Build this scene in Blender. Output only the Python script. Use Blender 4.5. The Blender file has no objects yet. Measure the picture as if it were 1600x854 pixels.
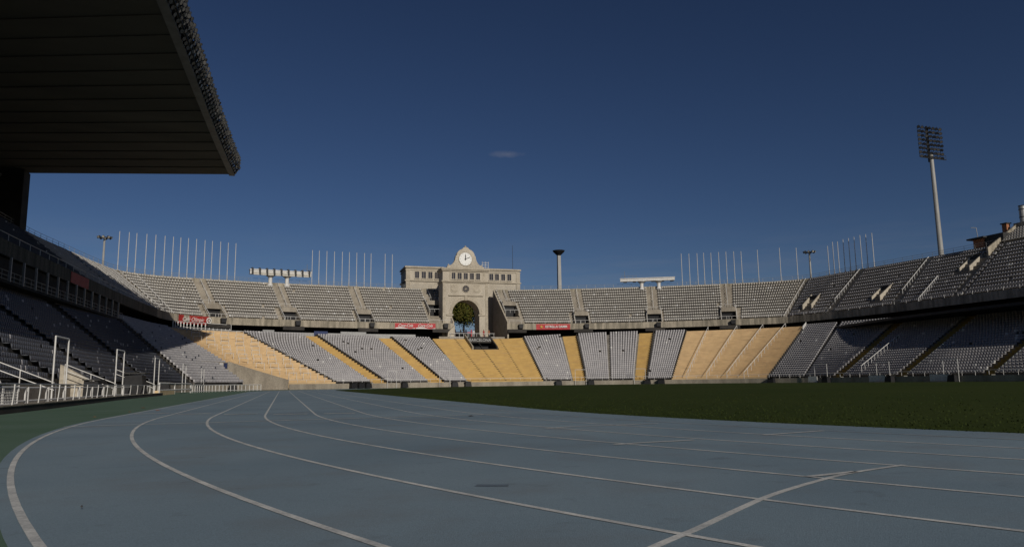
import bpy, math, random
import numpy as np
from mathutils import Vector, Matrix
random.seed(7); rng = np.random.default_rng(7)
S = bpy.context.scene; col = S.collection
R = math.radians
# ------------------------------------------------------------- camera, sky, sun, exposure
F_PX, PITCH, ROLL, YAW, CAM = 1171.0, .1447, -.0123, .2957, Vector((-42.24, -20.53, .74))
cp_, sp_, cy_, sy_ = math.cos(PITCH), math.sin(PITCH), math.cos(YAW), math.sin(YAW)
r0 = Vector((cy_, -sy_, 0)); u0 = Vector((-sp_*sy_, -sp_*cy_, cp_)); f0 = Vector((cp_*sy_, cp_*cy_, sp_))
rr = r0*math.cos(ROLL) + u0*math.sin(ROLL); uu = -r0*math.sin(ROLL) + u0*math.cos(ROLL)
cd = bpy.data.cameras.new('camera'); cam = bpy.data.objects.new('camera', cd); col.objects.link(cam)
cd.sensor_width = 36; cd.lens = 36*F_PX/1600; cd.clip_start = .05; cd.clip_end = 6000
m = Matrix((rr, uu, -f0)).transposed().to_4x4(); m.translation = CAM; cam.matrix_world = m
S.camera = cam
SUN_EL, SUN_AZ = 25.0, 171.5
w = bpy.data.worlds.new('World'); S.world = w; w.use_nodes = True
nt = w.node_tree; nt.nodes.clear()
out = nt.nodes.new('ShaderNodeOutputWorld'); bg = nt.nodes.new('ShaderNodeBackground')
sky = nt.nodes.new('ShaderNodeTexSky'); sky.sky_type = 'NISHITA'; sky.sun_disc = False
sky.sun_elevation = R(SUN_EL); sky.sun_rotation = R(SUN_AZ); sky.altitude = 1400; sky.air_density = 1.0; sky.dust_density = .7; sky.ozone_density = 6.0
gm = nt.nodes.new('ShaderNodeGamma'); gm.inputs[1].default_value = 1.3; nt.links.new(sky.outputs[0], gm.inputs[0])
tn = nt.nodes.new('ShaderNodeMix'); tn.data_type = 'RGBA'; tn.blend_type = 'MULTIPLY'; tn.inputs[0].default_value = 1; tn.inputs[7].default_value = (.92, .70, .61, 1); nt.links.new(gm.outputs[0], tn.inputs[6])
# thin cloud: low wisps over the rim and one small streak
tcw = nt.nodes.new('ShaderNodeTexCoord'); sep = nt.nodes.new('ShaderNodeSeparateXYZ'); nt.links.new(tcw.outputs['Generated'], sep.inputs[0])
def wn(op, a, b=None, c=None):
    n_ = nt.nodes.new('ShaderNodeMath'); n_.operation = op
    for i, v in enumerate((a, b, c)):
        if v is None: continue
        if isinstance(v, (int, float)): n_.inputs[i].default_value = v
        else: nt.links.new(v, n_.inputs[i])
    return n_.outputs[0]
mpw = nt.nodes.new('ShaderNodeMapping'); mpw.inputs['Scale'].default_value = (3, 3, 26); nt.links.new(tcw.outputs['Generated'], mpw.inputs[0])
nzw = nt.nodes.new('ShaderNodeTexNoise'); nzw.inputs['Scale'].default_value = 2.2; nzw.inputs['Detail'].default_value = 7; nzw.inputs['Roughness'].default_value = .6; nt.links.new(mpw.outputs[0], nzw.inputs['Vector'])
band = nt.nodes.new('ShaderNodeMapRange'); band.inputs[1].default_value = .10; band.inputs[2].default_value = .20; band.inputs[3].default_value = 1; band.inputs[4].default_value = 0; nt.links.new(sep.outputs[2], band.inputs[0])
cl = nt.nodes.new('ShaderNodeMapRange'); cl.inputs[1].default_value = .42; cl.inputs[2].default_value = .72; cl.inputs[3].default_value = .015; cl.inputs[4].default_value = .2; nt.links.new(nzw.outputs[0], cl.inputs[0])
low = wn('MULTIPLY', cl.outputs[0], band.outputs[0])
vm = nt.nodes.new('ShaderNodeVectorMath'); vm.operation = 'SUBTRACT'; nt.links.new(tcw.outputs['Generated'], vm.inputs[0]); vm.inputs[1].default_value = (0.2736, 0.9146, 0.2977)
vs = nt.nodes.new('ShaderNodeVectorMath'); vs.operation = 'MULTIPLY'; nt.links.new(vm.outputs[0], vs.inputs[0]); vs.inputs[1].default_value = (52, 52, 230)
vl = nt.nodes.new('ShaderNodeVectorMath'); vl.operation = 'LENGTH'; nt.links.new(vs.outputs[0], vl.inputs[0])
nz2 = nt.nodes.new('ShaderNodeTexNoise'); nz2.inputs['Scale'].default_value = 60; nz2.inputs['Detail'].default_value = 5; nt.links.new(tcw.outputs['Generated'], nz2.inputs['Vector'])
wd = wn('ADD', vl.outputs['Value'], wn('MULTIPLY', nz2.outputs[0], 1.4)); wr = nt.nodes.new('ShaderNodeMapRange'); wr.inputs[1].default_value = .6; wr.inputs[2].default_value = 1.9; wr.inputs[3].default_value = .26; wr.inputs[4].default_value = 0; nt.links.new(wd, wr.inputs[0])
fac = wn('MAXIMUM', low, wr.outputs[0])
mxw = nt.nodes.new('ShaderNodeMix'); mxw.data_type = 'RGBA'; nt.links.new(fac, mxw.inputs[0]); nt.links.new(tn.outputs[2], mxw.inputs[6]); mxw.inputs[7].default_value = (8.4, 8.0, 8.6, 1)
nt.links.new(mxw.outputs[2], bg.inputs[0]); bg.inputs[1].default_value = .05
nt.links.new(bg.outputs[0], out.inputs[0])
sl = bpy.data.lights.new('sun', 'SUN'); sl.energy = 5.0; sl.angle = R(.5); sl.color = (1, .93, .82)
so = bpy.data.objects.new('sun', sl); col.objects.link(so)
sd = Vector((math.cos(R(SUN_EL))*math.sin(R(SUN_AZ)), math.cos(R(SUN_EL))*math.cos(R(SUN_AZ)), math.sin(R(SUN_EL))))
so.rotation_euler = sd.to_track_quat('Z', 'Y').to_euler(); so.location = (0, 0, 120)
S.view_settings.view_transform = 'Standard'; S.view_settings.look = 'None'; S.view_settings.gamma = 1
S.view_settings.exposure = -.82; S.view_settings.use_curve_mapping = False

# ------------------------------------------------------------- materials
MATS = {}
def mat(name, c, c2=None, scale=1.0, rough=.8, bump=0, spec=.3, metal=0, stretch=(1, 1, 1), fine=0, detail=6, lo=.35, hi=.65):
    if name in MATS: return MATS[name]
    m = bpy.data.materials.new(name); m.use_nodes = True; n = m.node_tree; L = n.links
    b = n.nodes['Principled BSDF']; b.inputs['Roughness'].default_value = rough
    b.inputs['Specular IOR Level'].default_value = spec; b.inputs['Metallic'].default_value = metal
    tc = n.nodes.new('ShaderNodeTexCoord'); mp = n.nodes.new('ShaderNodeMapping'); mp.inputs['Scale'].default_value = stretch
    L.new(tc.outputs['Object'], mp.inputs[0])
    nz = n.nodes.new('ShaderNodeTexNoise'); nz.inputs['Scale'].default_value = scale; nz.inputs['Detail'].default_value = detail
    L.new(mp.outputs[0], nz.inputs['Vector'])
    cr = n.nodes.new('ShaderNodeValToRGB'); cr.color_ramp.elements[0].position = lo; cr.color_ramp.elements[1].position = hi
    cr.color_ramp.elements[0].color = (*c, 1); cr.color_ramp.elements[1].color = (*(c2 or [x*.8 for x in c]), 1)
    L.new(nz.outputs[0], cr.inputs[0]); last = cr.outputs[0]
    if fine:
        n2 = n.nodes.new('ShaderNodeTexNoise'); n2.inputs['Scale'].default_value = fine; n2.inputs['Detail'].default_value = 3
        L.new(tc.outputs['Object'], n2.inputs['Vector'])
        r2 = n.nodes.new('ShaderNodeMapRange'); r2.inputs[1].default_value = .3; r2.inputs[2].default_value = .7; r2.inputs[3].default_value = .8; r2.inputs[4].default_value = 1.2
        L.new(n2.outputs[0], r2.inputs[0])
        mx = n.nodes.new('ShaderNodeMix'); mx.data_type = 'RGBA'; mx.blend_type = 'MULTIPLY'; mx.inputs[0].default_value = 1
        L.new(last, mx.inputs[6]); L.new(r2.outputs[0], mx.inputs[7]); last = mx.outputs[2]
    L.new(last, b.inputs['Base Color'])
    if bump:
        bp = n.nodes.new('ShaderNodeBump'); bp.inputs['Strength'].default_value = bump; bp.inputs['Distance'].default_value = .02
        n3 = n.nodes.new('ShaderNodeTexNoise'); n3.inputs['Scale'].default_value = (fine or scale*20); L.new(tc.outputs['Object'], n3.inputs['Vector'])
        L.new(n3.outputs[0], bp.inputs['Height']); L.new(bp.outputs[0], b.inputs['Normal'])
    MATS[name] = m; return m
M_TRACK = mat('blue_track', (.15, .21, .262), (.205, .272, .325), .3, .85, .25, .25, fine=150, detail=9, lo=.3, hi=.7)
def wear(m, tint, sc, f1, f2, amount, stretch=(1, 1, 1)):
    n = m.node_tree; b = n.nodes['Principled BSDF']; src = b.inputs['Base Color'].links[0].from_socket
    tc = n.nodes.new('ShaderNodeTexCoord'); mp = n.nodes.new('ShaderNodeMapping'); mp.inputs['Scale'].default_value = stretch; n.links.new(tc.outputs['Object'], mp.inputs[0])
    z = n.nodes.new('ShaderNodeTexNoise'); z.inputs['Scale'].default_value = sc; z.inputs['Detail'].default_value = 9; z.inputs['Roughness'].default_value = .62; n.links.new(mp.outputs[0], z.inputs['Vector'])
    q = n.nodes.new('ShaderNodeMapRange'); q.inputs[1].default_value = f1; q.inputs[2].default_value = f2; q.inputs[3].default_value = 0; q.inputs[4].default_value = amount; n.links.new(z.outputs[0], q.inputs[0])
    x = n.nodes.new('ShaderNodeMix'); x.data_type = 'RGBA'; n.links.new(q.outputs[0], x.inputs[0]); n.links.new(src, x.inputs[6]); x.inputs[7].default_value = (*tint, 1); n.links.new(x.outputs[2], b.inputs['Base Color'])
wear(M_TRACK, (.16, .172, .185), .8, .5, .72, .5)
wear(M_TRACK, (.085, .10, .12), 2.6, .6, .75, .5)
wear(M_TRACK, (.26, .30, .33), 14, .66, .8, .35)
M_STAIN = mat('damp_track', (.085, .11, .135), (.12, .155, .19), 12, .6, lo=.3, hi=.6)
M_LINE = mat('line_paint', (.60, .60, .585), (.40, .41, .415), 3.5, .8, fine=60, detail=8)
M_LINE_FAINT = mat('worn_line_paint', (.36, .38, .39), (.24, .28, .32), 3, .8, fine=60)
M_VERGE = mat('green_verge', (.075, .13, .09), (.095, .15, .115), .5, .9, .2, .2, fine=120)
M_GRASS = mat('turf', (.029, .043, .010), (.037, .050, .012), .12, 1, .25, .05, fine=70, detail=6)
M_BLADE = mat('grass_blades', (.029, .043, .010), (.036, .049, .012), 1.5, .9, 0, .1)
M_CONC = mat('concrete', (.36, .32, .26), (.24, .21, .17), .6, .9, .3, .2, stretch=(1, 1, .25), fine=6, detail=10)
M_STEP = mat('step_concrete', (.24, .22, .195), (.17, .155, .135), .5, .9, .2, .2, fine=5, detail=10)
M_FASC = mat('stained_concrete', (.42, .37, .29), (.20, .18, .14), 1.3, .9, .3, .2, stretch=(1, 1, .12), fine=5, detail=10)
M_DARKC = mat('dark_concrete', (.055, .05, .045), (.035, .032, .03), .6, .95)
M_YEL = mat('ochre_terrace', (.64, .45, .17), (.56, .385, .14), .7, .8, 0, .3, detail=10)
M_YELR = mat('ochre_riser_shade', (.52, .35, .125), (.45, .295, .105), .7, .8, 0, .3, detail=10)  # darker than the tread: step shadow put into the riser colour
M_SANDR = mat('sand_riser_shade', (.66, .48, .27), (.57, .41, .23), .6, .8, 0, .3, detail=10)  # step shadow painted into the sand risers as a darker tone
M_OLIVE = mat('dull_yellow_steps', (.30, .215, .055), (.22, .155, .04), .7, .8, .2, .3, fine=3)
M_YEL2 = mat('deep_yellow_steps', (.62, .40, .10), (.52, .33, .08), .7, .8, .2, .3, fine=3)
M_SAND = mat('sand_terrace', (.78, .585, .34), (.68, .50, .285), .6, .8, 0, .3, detail=10)
for m_ in (M_YEL, M_SAND, M_YELR, M_SANDR): wear(m_, (.34, .23, .14), .35, .52, .74, .6, (1, 1, 9))
M_SEAT = mat('grey_seat', (.44, .425, .43), (.37, .36, .37), .6, .55, 0, .4, fine=9)
M_SEATU = mat('pale_seat', (.48, .46, .42), (.39, .37, .345), .6, .55, 0, .4, fine=9)
M_SEAT_SHADE = mat('shade_dark_seat', (.085, .09, .105), (.065, .07, .09), 1.5, .55, 0, .4, fine=4)  # left stand seats: canopy shade put into the colour
M_SEATM = mat('light_dimmed_seat', (.33, .32, .325), (.26, .255, .265), .6, .55, 0, .4, fine=9)  # right stand seats: dimmer copy of the grey for the weaker light there
M_STEPD = mat('shade_step_concrete', (.085, .08, .07), (.06, .055, .05), .5, .9, .2, .2, fine=5, detail=10)  # left stand steps, concrete darkened in place of deeper shade
M_FASCD = mat('shade_parapet_concrete', (.13, .12, .10), (.07, .065, .055), 1.3, .9, .3, .2, stretch=(1, 1, .12), fine=5, detail=10)  # left parapet: darker copy of the concrete, shade painted in
M_WHITE = mat('white_paint', (.72, .71, .69), (.55, .54, .52), 3, .5, 0, .4)
M_FLAG = mat('flagpole_paint', (.52, .52, .52), (.42, .42, .42), 1.2, .5, 0, .4)
M_METAL = mat('galvanised_metal', (.36, .36, .35), (.25, .25, .25), 4, .45, 0, .5, .3)
M_POLE = mat('pole_grey', (.36, .355, .34), (.28, .275, .26), 1.5, .5, 0, .4, stretch=(1, 1, .2))
M_DARKM = mat('dark_metal', (.045, .045, .045), (.025, .025, .025), 4, .6)
M_BLACK = mat('black_plastic', (.018, .018, .02), (.01, .01, .012), 4, .6)
M_STONE = mat('pale_stone', (.49, .44, .36), (.41, .365, .295), .5, .85, .25, .2, stretch=(1, 1, .5), fine=4, detail=10)
M_STONE2 = mat('trim_stone', (.45, .40, .32), (.37, .325, .255), .8, .85, .2, .2, fine=4)
M_GLASS = mat('dark_glass', (.02, .02, .025), (.035, .03, .035), 2, .15, 0, .6)
M_DIAL = mat('clock_dial', (.80, .80, .77), (.74, .74, .72), 2, .4)
M_RED = mat('red_banner', (.38, .035, .03), (.30, .028, .025), 1.2, .6)
M_CRED = mat('bright_red_banner', (.50, .055, .06), (.40, .04, .045), 1.2, .6)
M_TXT = mat('white_lettering', (.75, .73, .70), (.68, .66, .62), 2, .6)
M_GOLD = mat('golden_star', (.60, .38, .08), (.52, .32, .06), 2, .6)
M_SOFF = mat('canopy_lining', (.16, .145, .125), (.12, .11, .095), .15, .85, 0, .2, stretch=(.2, 1, 1))
M_EDGE = mat('canopy_edge', (.26, .25, .25), (.2, .19, .19), 1, .6)
M_LAMP = mat('lamp_glass', (.55, .52, .45), (.4, .38, .33), 4, .2, 0, .6)
M_LAMPD = mat('dim_lamp_glass', (.13, .13, .13), (.2, .19, .18), 4, .35, 0, .4)
M_BRICK = mat('orange_brick', (.42, .19, .10), (.32, .14, .075), 3, .9, fine=12)
M_BARK = mat('bark', (.09, .06, .04), (.05, .035, .02), 3, .95)
M_LEAF = mat('leaves', (.055, .075, .012), (.13, .11, .025), .8, .7, 0, .2)
M_LEAFR = mat('dry_leaf', (.22, .06, .03), (.15, .09, .04), 5, .8)
M_BLUE = mat('blue_notice', (.03, .05, .14), (.03, .04, .1), 2, .6)
M_LAND = mat('ground_earth', (.16, .15, .12), (.1, .1, .07), .05, .95)
M_SKIN = mat('skin', (.38, .22, .15), (.34, .2, .13), 5, .6)

# ------------------------------------------------------------- mesh helpers
class MB:
    def __init__(s): s.v = []; s.f = []; s.mi = []
    def quad(s, a, b, c, d, mi=0):
        k = len(s.v); s.v += [tuple(a), tuple(b), tuple(c), tuple(d)]; s.f.append((k, k+1, k+2, k+3)); s.mi.append(mi)
    def poly(s, pts, mi=0):
        k = len(s.v); s.v += [tuple(p) for p in pts]; s.f.append(tuple(range(k, k+len(pts)))); s.mi.append(mi)
    def hexa(s, p, mi=0):   # 8 corners: bottom 4 ccw, top 4 ccw
        k = len(s.v); s.v += [tuple(q) for q in p]
        for f in ((3, 2, 1, 0), (4, 5, 6, 7), (0, 1, 5, 4), (1, 2, 6, 5), (2, 3, 7, 6), (3, 0, 4, 7)):
            s.f.append(tuple(k+i for i in f)); s.mi.append(mi)
        return s
    def box(s, x0, x1, y0, y1, z0, z1, mi=0, fr=None):
        p = [(x0, y0, z0), (x1, y0, z0), (x1, y1, z0), (x0, y1, z0), (x0, y0, z1), (x1, y0, z1), (x1, y1, z1), (x0, y1, z1)]
        if fr: p = [fr(q) for q in p]
        return s.hexa(p, mi)
    def bar(s, a, b, r, n=6, r2=None, mi=0, cap=True):
        a = Vector(a); b = Vector(b); d = (b-a)
        if d.length < 1e-6: return s
        d.normalize(); x = d.orthogonal().normalized(); y = d.cross(x); r2 = r if r2 is None else r2; k = len(s.v)
        for c, q in ((a, r), (b, r2)):
            for i in range(n):
                t = 2*math.pi*(i+.5)/n; s.v.append(tuple(c+(x*math.cos(t)+y*math.sin(t))*q))
        for i in range(n):
            j = (i+1) % n; s.f.append((k+i, k+j, k+n+j, k+n+i)); s.mi.append(mi)
        if cap:
            s.f.append(tuple(k+n-1-i for i in range(n))); s.mi.append(mi); s.f.append(tuple(k+n+i for i in range(n))); s.mi.append(mi)
        return s
    def path(s, pts, r, n=6):
        for a, b in zip(pts[:-1], pts[1:]): s.bar(a, b, r, n)
        return s
    def lathe(s, c, prof, n=16, mi=0):
        c = Vector(c); k = len(s.v)
        for (r, z) in prof:
            for i in range(n):
                t = 2*math.pi*i/n; s.v.append((c.x+r*math.cos(t), c.y+r*math.sin(t), c.z+z))
        for j in range(len(prof)-1):
            for i in range(n):
                a = k+j*n+i; b = k+j*n+(i+1) % n; s.f.append((a, b, b+n, a+n)); s.mi.append(mi)
        s.f.append(tuple(k+n-1-i for i in range(n))); s.mi.append(mi)
        q = k+(len(prof)-1)*n; s.f.append(tuple(q+i for i in range(n))); s.mi.append(mi)
        return s
    def build(s, name, mats, parent=None, smooth=False):
        me = bpy.data.meshes.new(name); me.from_pydata(s.v, [], s.f)
        if not isinstance(mats, (list, tuple)): mats = [mats]
        for q in mats: me.materials.append(q)
        if len(mats) > 1: me.polygons.foreach_set('material_index', s.mi)
        if smooth: me.polygons.foreach_set('use_smooth', [True]*len(me.polygons))
        me.update(); o = bpy.data.objects.new(name, me); col.objects.link(o)
        if parent: o.parent = parent; o.matrix_parent_inverse = parent_inv(parent)
        return o
def parent_inv(p):
    mw = Matrix.Translation(p.location) @ p.rotation_euler.to_matrix().to_4x4()
    return mw.inverted()
def tag(o, label=None, cat=None, group=None, kind=None):
    if label: o['label'] = label
    if cat: o['category'] = cat
    if group: o['group'] = group
    if kind: o['kind'] = kind
    return o
def thing(name, label, cat, loc=(0, 0, 0), group=None):
    o = bpy.data.objects.new(name, None); col.objects.link(o); o.location = loc; o.empty_display_size = .3
    return tag(o, label, cat, group)
def dup(o, parent=None):
    c = o.copy(); col.objects.link(c)
    if parent: c.parent = parent; c.matrix_parent_inverse = o.matrix_parent_inverse.copy()
    for ch in [x for x in KIDS.get(o.name, [])]: dup(ch, c)
    return c
KIDS = {}
def regkids(o):
    for x in list(col.objects):
        if x.parent: KIDS.setdefault(x.parent.name, [])
        if x.parent and x not in KIDS[x.parent.name]: KIDS[x.parent.name].append(x)
ORD = ['first', 'second', 'third', 'fourth', 'fifth', 'sixth', 'seventh', 'eighth', 'ninth', 'tenth', 'eleventh', 'twelfth', 'thirteenth', 'fourteenth', 'fifteenth', 'sixteenth', 'seventeenth', 'eighteenth', 'nineteenth', 'twentieth']
def frame(P, xdir):   # local frame at P: x along xdir, y to its left, z up
    P = Vector(P); x = Vector((xdir[0], xdir[1], 0)).normalized(); y = Vector((-x.y, x.x, 0))
    return lambda q: P + x*q[0] + y*q[1] + Vector((0, 0, q[2]))
def text(body, size, parent, m, fr_, x, z, y=-.04, shear=0, bold=0, name='lettering', align='CENTER', sx=1):
    c = bpy.data.curves.new(name, 'FONT'); c.body = body; c.size = size; c.align_x = align; c.align_y = 'CENTER'; c.extrude = .01; c.shear = shear; c.offset = bold
    c.materials.append(m); o = bpy.data.objects.new(name, c); col.objects.link(o)
    O = fr_((x, y, z)); X = fr_((x+1, y, z))-O; Z = Vector((0, 0, 1)); Y = X.cross(Z)*-1
    mm = Matrix((X*sx, Z, -Y*-1)).transposed().to_4x4()
    mm = Matrix((X, Z, X.cross(Z))).transposed().to_4x4() @ Matrix.Diagonal((sx, 1, 1, 1)); mm.translation = O
    bpy.context.view_layer.update(); me = bpy.data.meshes.new_from_object(o); bpy.data.objects.remove(o); bpy.data.curves.remove(c)
    me.name = name; o = bpy.data.objects.new(name, me); col.objects.link(o)
    o.parent = parent; o.matrix_parent_inverse = parent_inv(parent); o.matrix_basis = mm
    return o
CW=[(-55.0,-6,0.9),(-55.8,12,.9),(-56.6,28,.9),(-57.2,45,.9),(-57.4,62,.9),(-57,80,.9),(-54.5,97,.9),(-48.5,109,.9),(-41.5,118,.9),(-32,126.5,.9),(-20,132.8,.9),(-7,136,.9),(7,136,.9),(20,132.6,.9),(32,126,.9),(41.5,117,.9),(48,106,.9),(51.5,94,.9),(52.4,80,.9),(52.6,60,.9),(52,35,.9),(50,10,.9)]
CL=[(-74,-10,12),(-74,12,12),(-73.5,30,12),(-73,50,12),(-72,70,12),(-70.5,90,12),(-69,108,12),(-67.5,122,12),(-66,133,12),(-62.5,143,12),(-54,149.2,12),(-44,153,11.8),(-32,156,11.6),(-18,158.3,11.45),(-7,159.2,11.3),(7,158.8,11.3),(18,157,11.7),(30,153.2,12.2),(42,147.5,12.4),(53,140.5,12.4),(63,131.5,12.4),(70,121,12.3),(73.5,108,12.2),(74,92,12),(74,75,12),(74,50,12),(73,20,12)]
CF=[(-71,-10,15.5),(-70.6,12,15.5),(-70.2,30,15.5),(-69.8,50,15.5),(-69.4,66,15.5),(-68.7,82,15.5),(-68.0,100,15.5),(-67.3,116,15.5),(-66.2,131,15.5),(-64.2,144,15.5),(-58.5,150.8,15.5),(-50,154.3,15.5),(-38,157.6,15.5),(-26,160,15.5),(-14,161,15.5),(0,161,15.5),(14,160,15.5),(28,157.3,15.5),(42,152.2,15.5),(54,145.6,15.5),(64,138.3,15.5),(70.2,133.2,15.5),(72.3,130,15.5),(75,118,15.5),(76.2,105,15.5),(76.2,85,15.5),(76,60,15.5),(75,30,15.5)]
CT=[(-84,-10,25.4),(-84,12,25.4),(-83.8,30,25.4),(-83.5,50,25.4),(-83.3,75,25.4),(-82.9,100,25.4),(-82.3,117,25.4),(-80.8,131,25.4),(-79,146,25.4),(-76.8,156.4,25.4),(-70.8,162.8,25.4),(-60,167,25.4),(-45,171,25.4),(-28,173.5,25.4),(-12.8,174.6,25.4),(0,174.6,25.4),(14,173.2,25.4),(30,168.5,25.4),(50,159.5,25.4),(67,150.2,25.4),(78,142.5,25.4),(83,136,25.4),(84.4,124,25.4),(86.5,104,25.4),(87.3,93,25.4),(87.8,70,25.4),(87,35,25.4)]
class Curve:
    def __init__(s,C,n=24):
        P=np.array(C,float); Q=np.vstack([2*P[0]-P[1],P,2*P[-1]-P[-2]]); out=[]
        for i in range(1,len(Q)-2):
            for t in np.linspace(0,1,n,endpoint=False):
                a,b,c,d=Q[i-1:i+3]
                out.append(.5*((2*b)+(c-a)*t+(2*a-5*b+4*c-d)*t*t+(3*b-a-3*c+d)*t**3))
        out.append(Q[-2]); s.p=np.array(out)
        L=np.r_[0,np.cumsum(np.linalg.norm(np.diff(s.p[:,:2],axis=0),axis=1))]
        s.L=L; s.len=L[-1]
    def at(s,u):
        u=np.asarray(u,float)
        return np.stack([np.interp(u,s.L,s.p[:,k]) for k in range(3)],-1)
W=Curve(CW);L=Curve(CL);F=Curve(CF);T=Curve(CT)

W, L, F, T = Curve(CW), Curve(CL), Curve(CF), Curve(CT)
LP = [(0,4),(30.5,34.5),(45.8,50),(62.7,67),(84,92),(103,122),(121.5,150.4),(140.2,167.8),(148.9,181.4),(152.1,184.2),(161.9,198.5),(165.1,201.8),(170.4,211.9),(178.9,222.7),(187.1,234.6),(193.6,244.6),(196.4,248.1),(201.5,256),(206.8,263.7),(209.3,267.2),(214.7,275.1),(222.1,286.9),(230.1,298.1),(235.2,302.8),(243.2,310.6),(248.3,324.8),(262.7,342.2),(274.7,356.6),(331.7,402)]
UP = [(0,0),(100,112),(151.4,166.9),(166.2,185.7),(182.5,203.7),(199.9,222.5),(220.8,244.7),(235,260),(254.1,282.2),(272.2,302.4),(290.3,321.5),(303,341.4),(313,356.9),(331.1,374.8),(346.3,391),(404,443)]
class Tier:
    def __init__(s, A, B, P, n, z0, dz1):
        s.A, s.B, s.n = A, B, n; s.pa = [p[0] for p in P]; s.pb = [p[1] for p in P]; s.z0 = z0; s.dz1 = dz1
    def pt(s, u, t):      # u: metres along the front curve, t: 0 front .. 1 back ; returns xy arrays and ramp z
        u = np.asarray(u, float); t = np.asarray(t, float)
        a = s.A.at(u); b = s.B.at(np.interp(u, s.pa, s.pb)); q = a+(b-a)*t[..., None]
        q[..., 2] = s.z0+(b[..., 2]+s.dz1-s.z0)*t
        return q
    def rowz(s, u, i):    # tread height of row i
        return s.pt(u, np.asarray(i/(s.n-1), float)*np.ones_like(np.asarray(u, float)))[..., 2]
    def frame(s, u, t=0):
        a = s.pt(u, np.float64(0)); b = s.pt(u, np.float64(1)); y = Vector((b[0]-a[0], b[1]-a[1], 0)); s_len = y.length; y.normalize()
        x = Vector((y.y, -y.x, 0)); p = s.pt(u, np.float64(t)); P = Vector(p)
        return (lambda q: P+x*q[0]+y*q[1]+Vector((0, 0, q[2]))), s_len
LOW = Tier(W, L, LP, 26, 1.0, -.15); UPP = Tier(F, T, UP, 14, 14.75, -.6)
def steps(tier, u0, u1, rows=None, cut0=None, cut1=None, seg=2.5, lift=0.0, holes=()):
    mb = MB(); n = tier.n; rows = rows or range(n); ns = max(1, int((u1-u0)/seg))
    for i in rows:
        a0 = u0+(cut0(i/n) if cut0 else 0); a1 = u1-(cut1(i/n) if cut1 else 0)
        us = np.linspace(a0, a1, ns+1); hs_ = [h for h in holes if h[2] <= i < h[3] and h[1] > a0 and h[0] < a1]
        if hs_: us = np.unique(np.r_[us, [max(a0, h[0]) for h in hs_], [min(a1, h[1]) for h in hs_]])
        z = tier.rowz(us, i)+lift
        zp = tier.rowz(us, i-1)+lift if i > 0 else z-(1.0 if tier is LOW else .3)
        f = tier.pt(us, np.full(len(us), i/n)); b = tier.pt(us, np.full(len(us), (i+1)/n))
        for k in range(len(us)-1):
            if any(h[0]-1e-6 <= us[k] and us[k+1] <= h[1]+1e-6 for h in hs_): continue
            mb.quad((f[k, 0], f[k, 1], zp[k]), (f[k+1, 0], f[k+1, 1], zp[k+1]), (f[k+1, 0], f[k+1, 1], z[k+1]), (f[k, 0], f[k, 1], z[k]), 1)
            mb.quad((f[k, 0], f[k, 1], z[k]), (f[k+1, 0], f[k+1, 1], z[k+1]), (b[k+1, 0], b[k+1, 1], z[k+1]), (b[k, 0], b[k, 1], z[k]), 0)
    return mb
def ribbon(C1, C2, u0, u1, map2=None, seg=3, z1=0, z2=0, off1=0, off2=0, zabs1=None, zabs2=None):
    mb = MB(); n = max(1, int((u1-u0)/seg)); us = np.linspace(u0, u1, n+1); a = offc(C1, us, off1); b = offc(C2, map2(us) if map2 else us, off2)
    a[:, 2] = zabs1 if zabs1 is not None else a[:, 2]+z1; b[:, 2] = zabs2 if zabs2 is not None else b[:, 2]+z2
    for k in range(n): mb.quad(a[k], a[k+1], b[k+1], b[k])
    return mb
def offc(C, us, off):
    us = np.asarray(us, float); p = C.at(us); t = C.at(us+.3)-C.at(us-.3); n = np.stack([-t[..., 1], t[..., 0]], -1); n /= np.maximum(np.linalg.norm(n, axis=-1, keepdims=True), 1e-9)
    p[..., :2] += n*off; return p
def wallstrip(C, u0, u1, off, zb, zt, th, seg=3):   # solid wall following a curve
    n = max(1, int((u1-u0)/seg)); us = np.linspace(u0, u1, n+1); a = offc(C, us, off); b = offc(C, us, off+th); mb = MB()
    def P(q, z): return (q[0], q[1], z)
    for k in range(n):
        mb.quad(P(a[k], zb), P(a[k+1], zb), P(a[k+1], zt), P(a[k], zt)); mb.quad(P(b[k+1], zb), P(b[k], zb), P(b[k], zt), P(b[k+1], zt))
        mb.quad(P(a[k], zt), P(a[k+1], zt), P(b[k+1], zt), P(b[k], zt)); mb.quad(P(a[k+1], zb), P(a[k], zb), P(b[k], zb), P(b[k+1], zb))
    for k, s_ in ((0, 1), (n, -1)):
        q = [P(a[k], zb), P(a[k], zt), P(b[k], zt), P(b[k], zb)]; mb.poly(q if s_ > 0 else q[::-1])
    return mb
def railing(C, u0, u1, off, zb, h, step=2.0, r=.03, mids=(.5,), n=5):
    k = max(1, int((u1-u0)/step)); us = np.linspace(u0, u1, k+1); p = offc(C, us, off); mb = MB()
    for q in p: mb.bar((q[0], q[1], zb), (q[0], q[1], zb+h), r, n)
    for f in (1.0,)+tuple(mids):
        for a, b in zip(p[:-1], p[1:]): mb.bar((a[0], a[1], zb+h*f), (b[0], b[1], zb+h*f), r, n, cap=False)
    return mb

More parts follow.
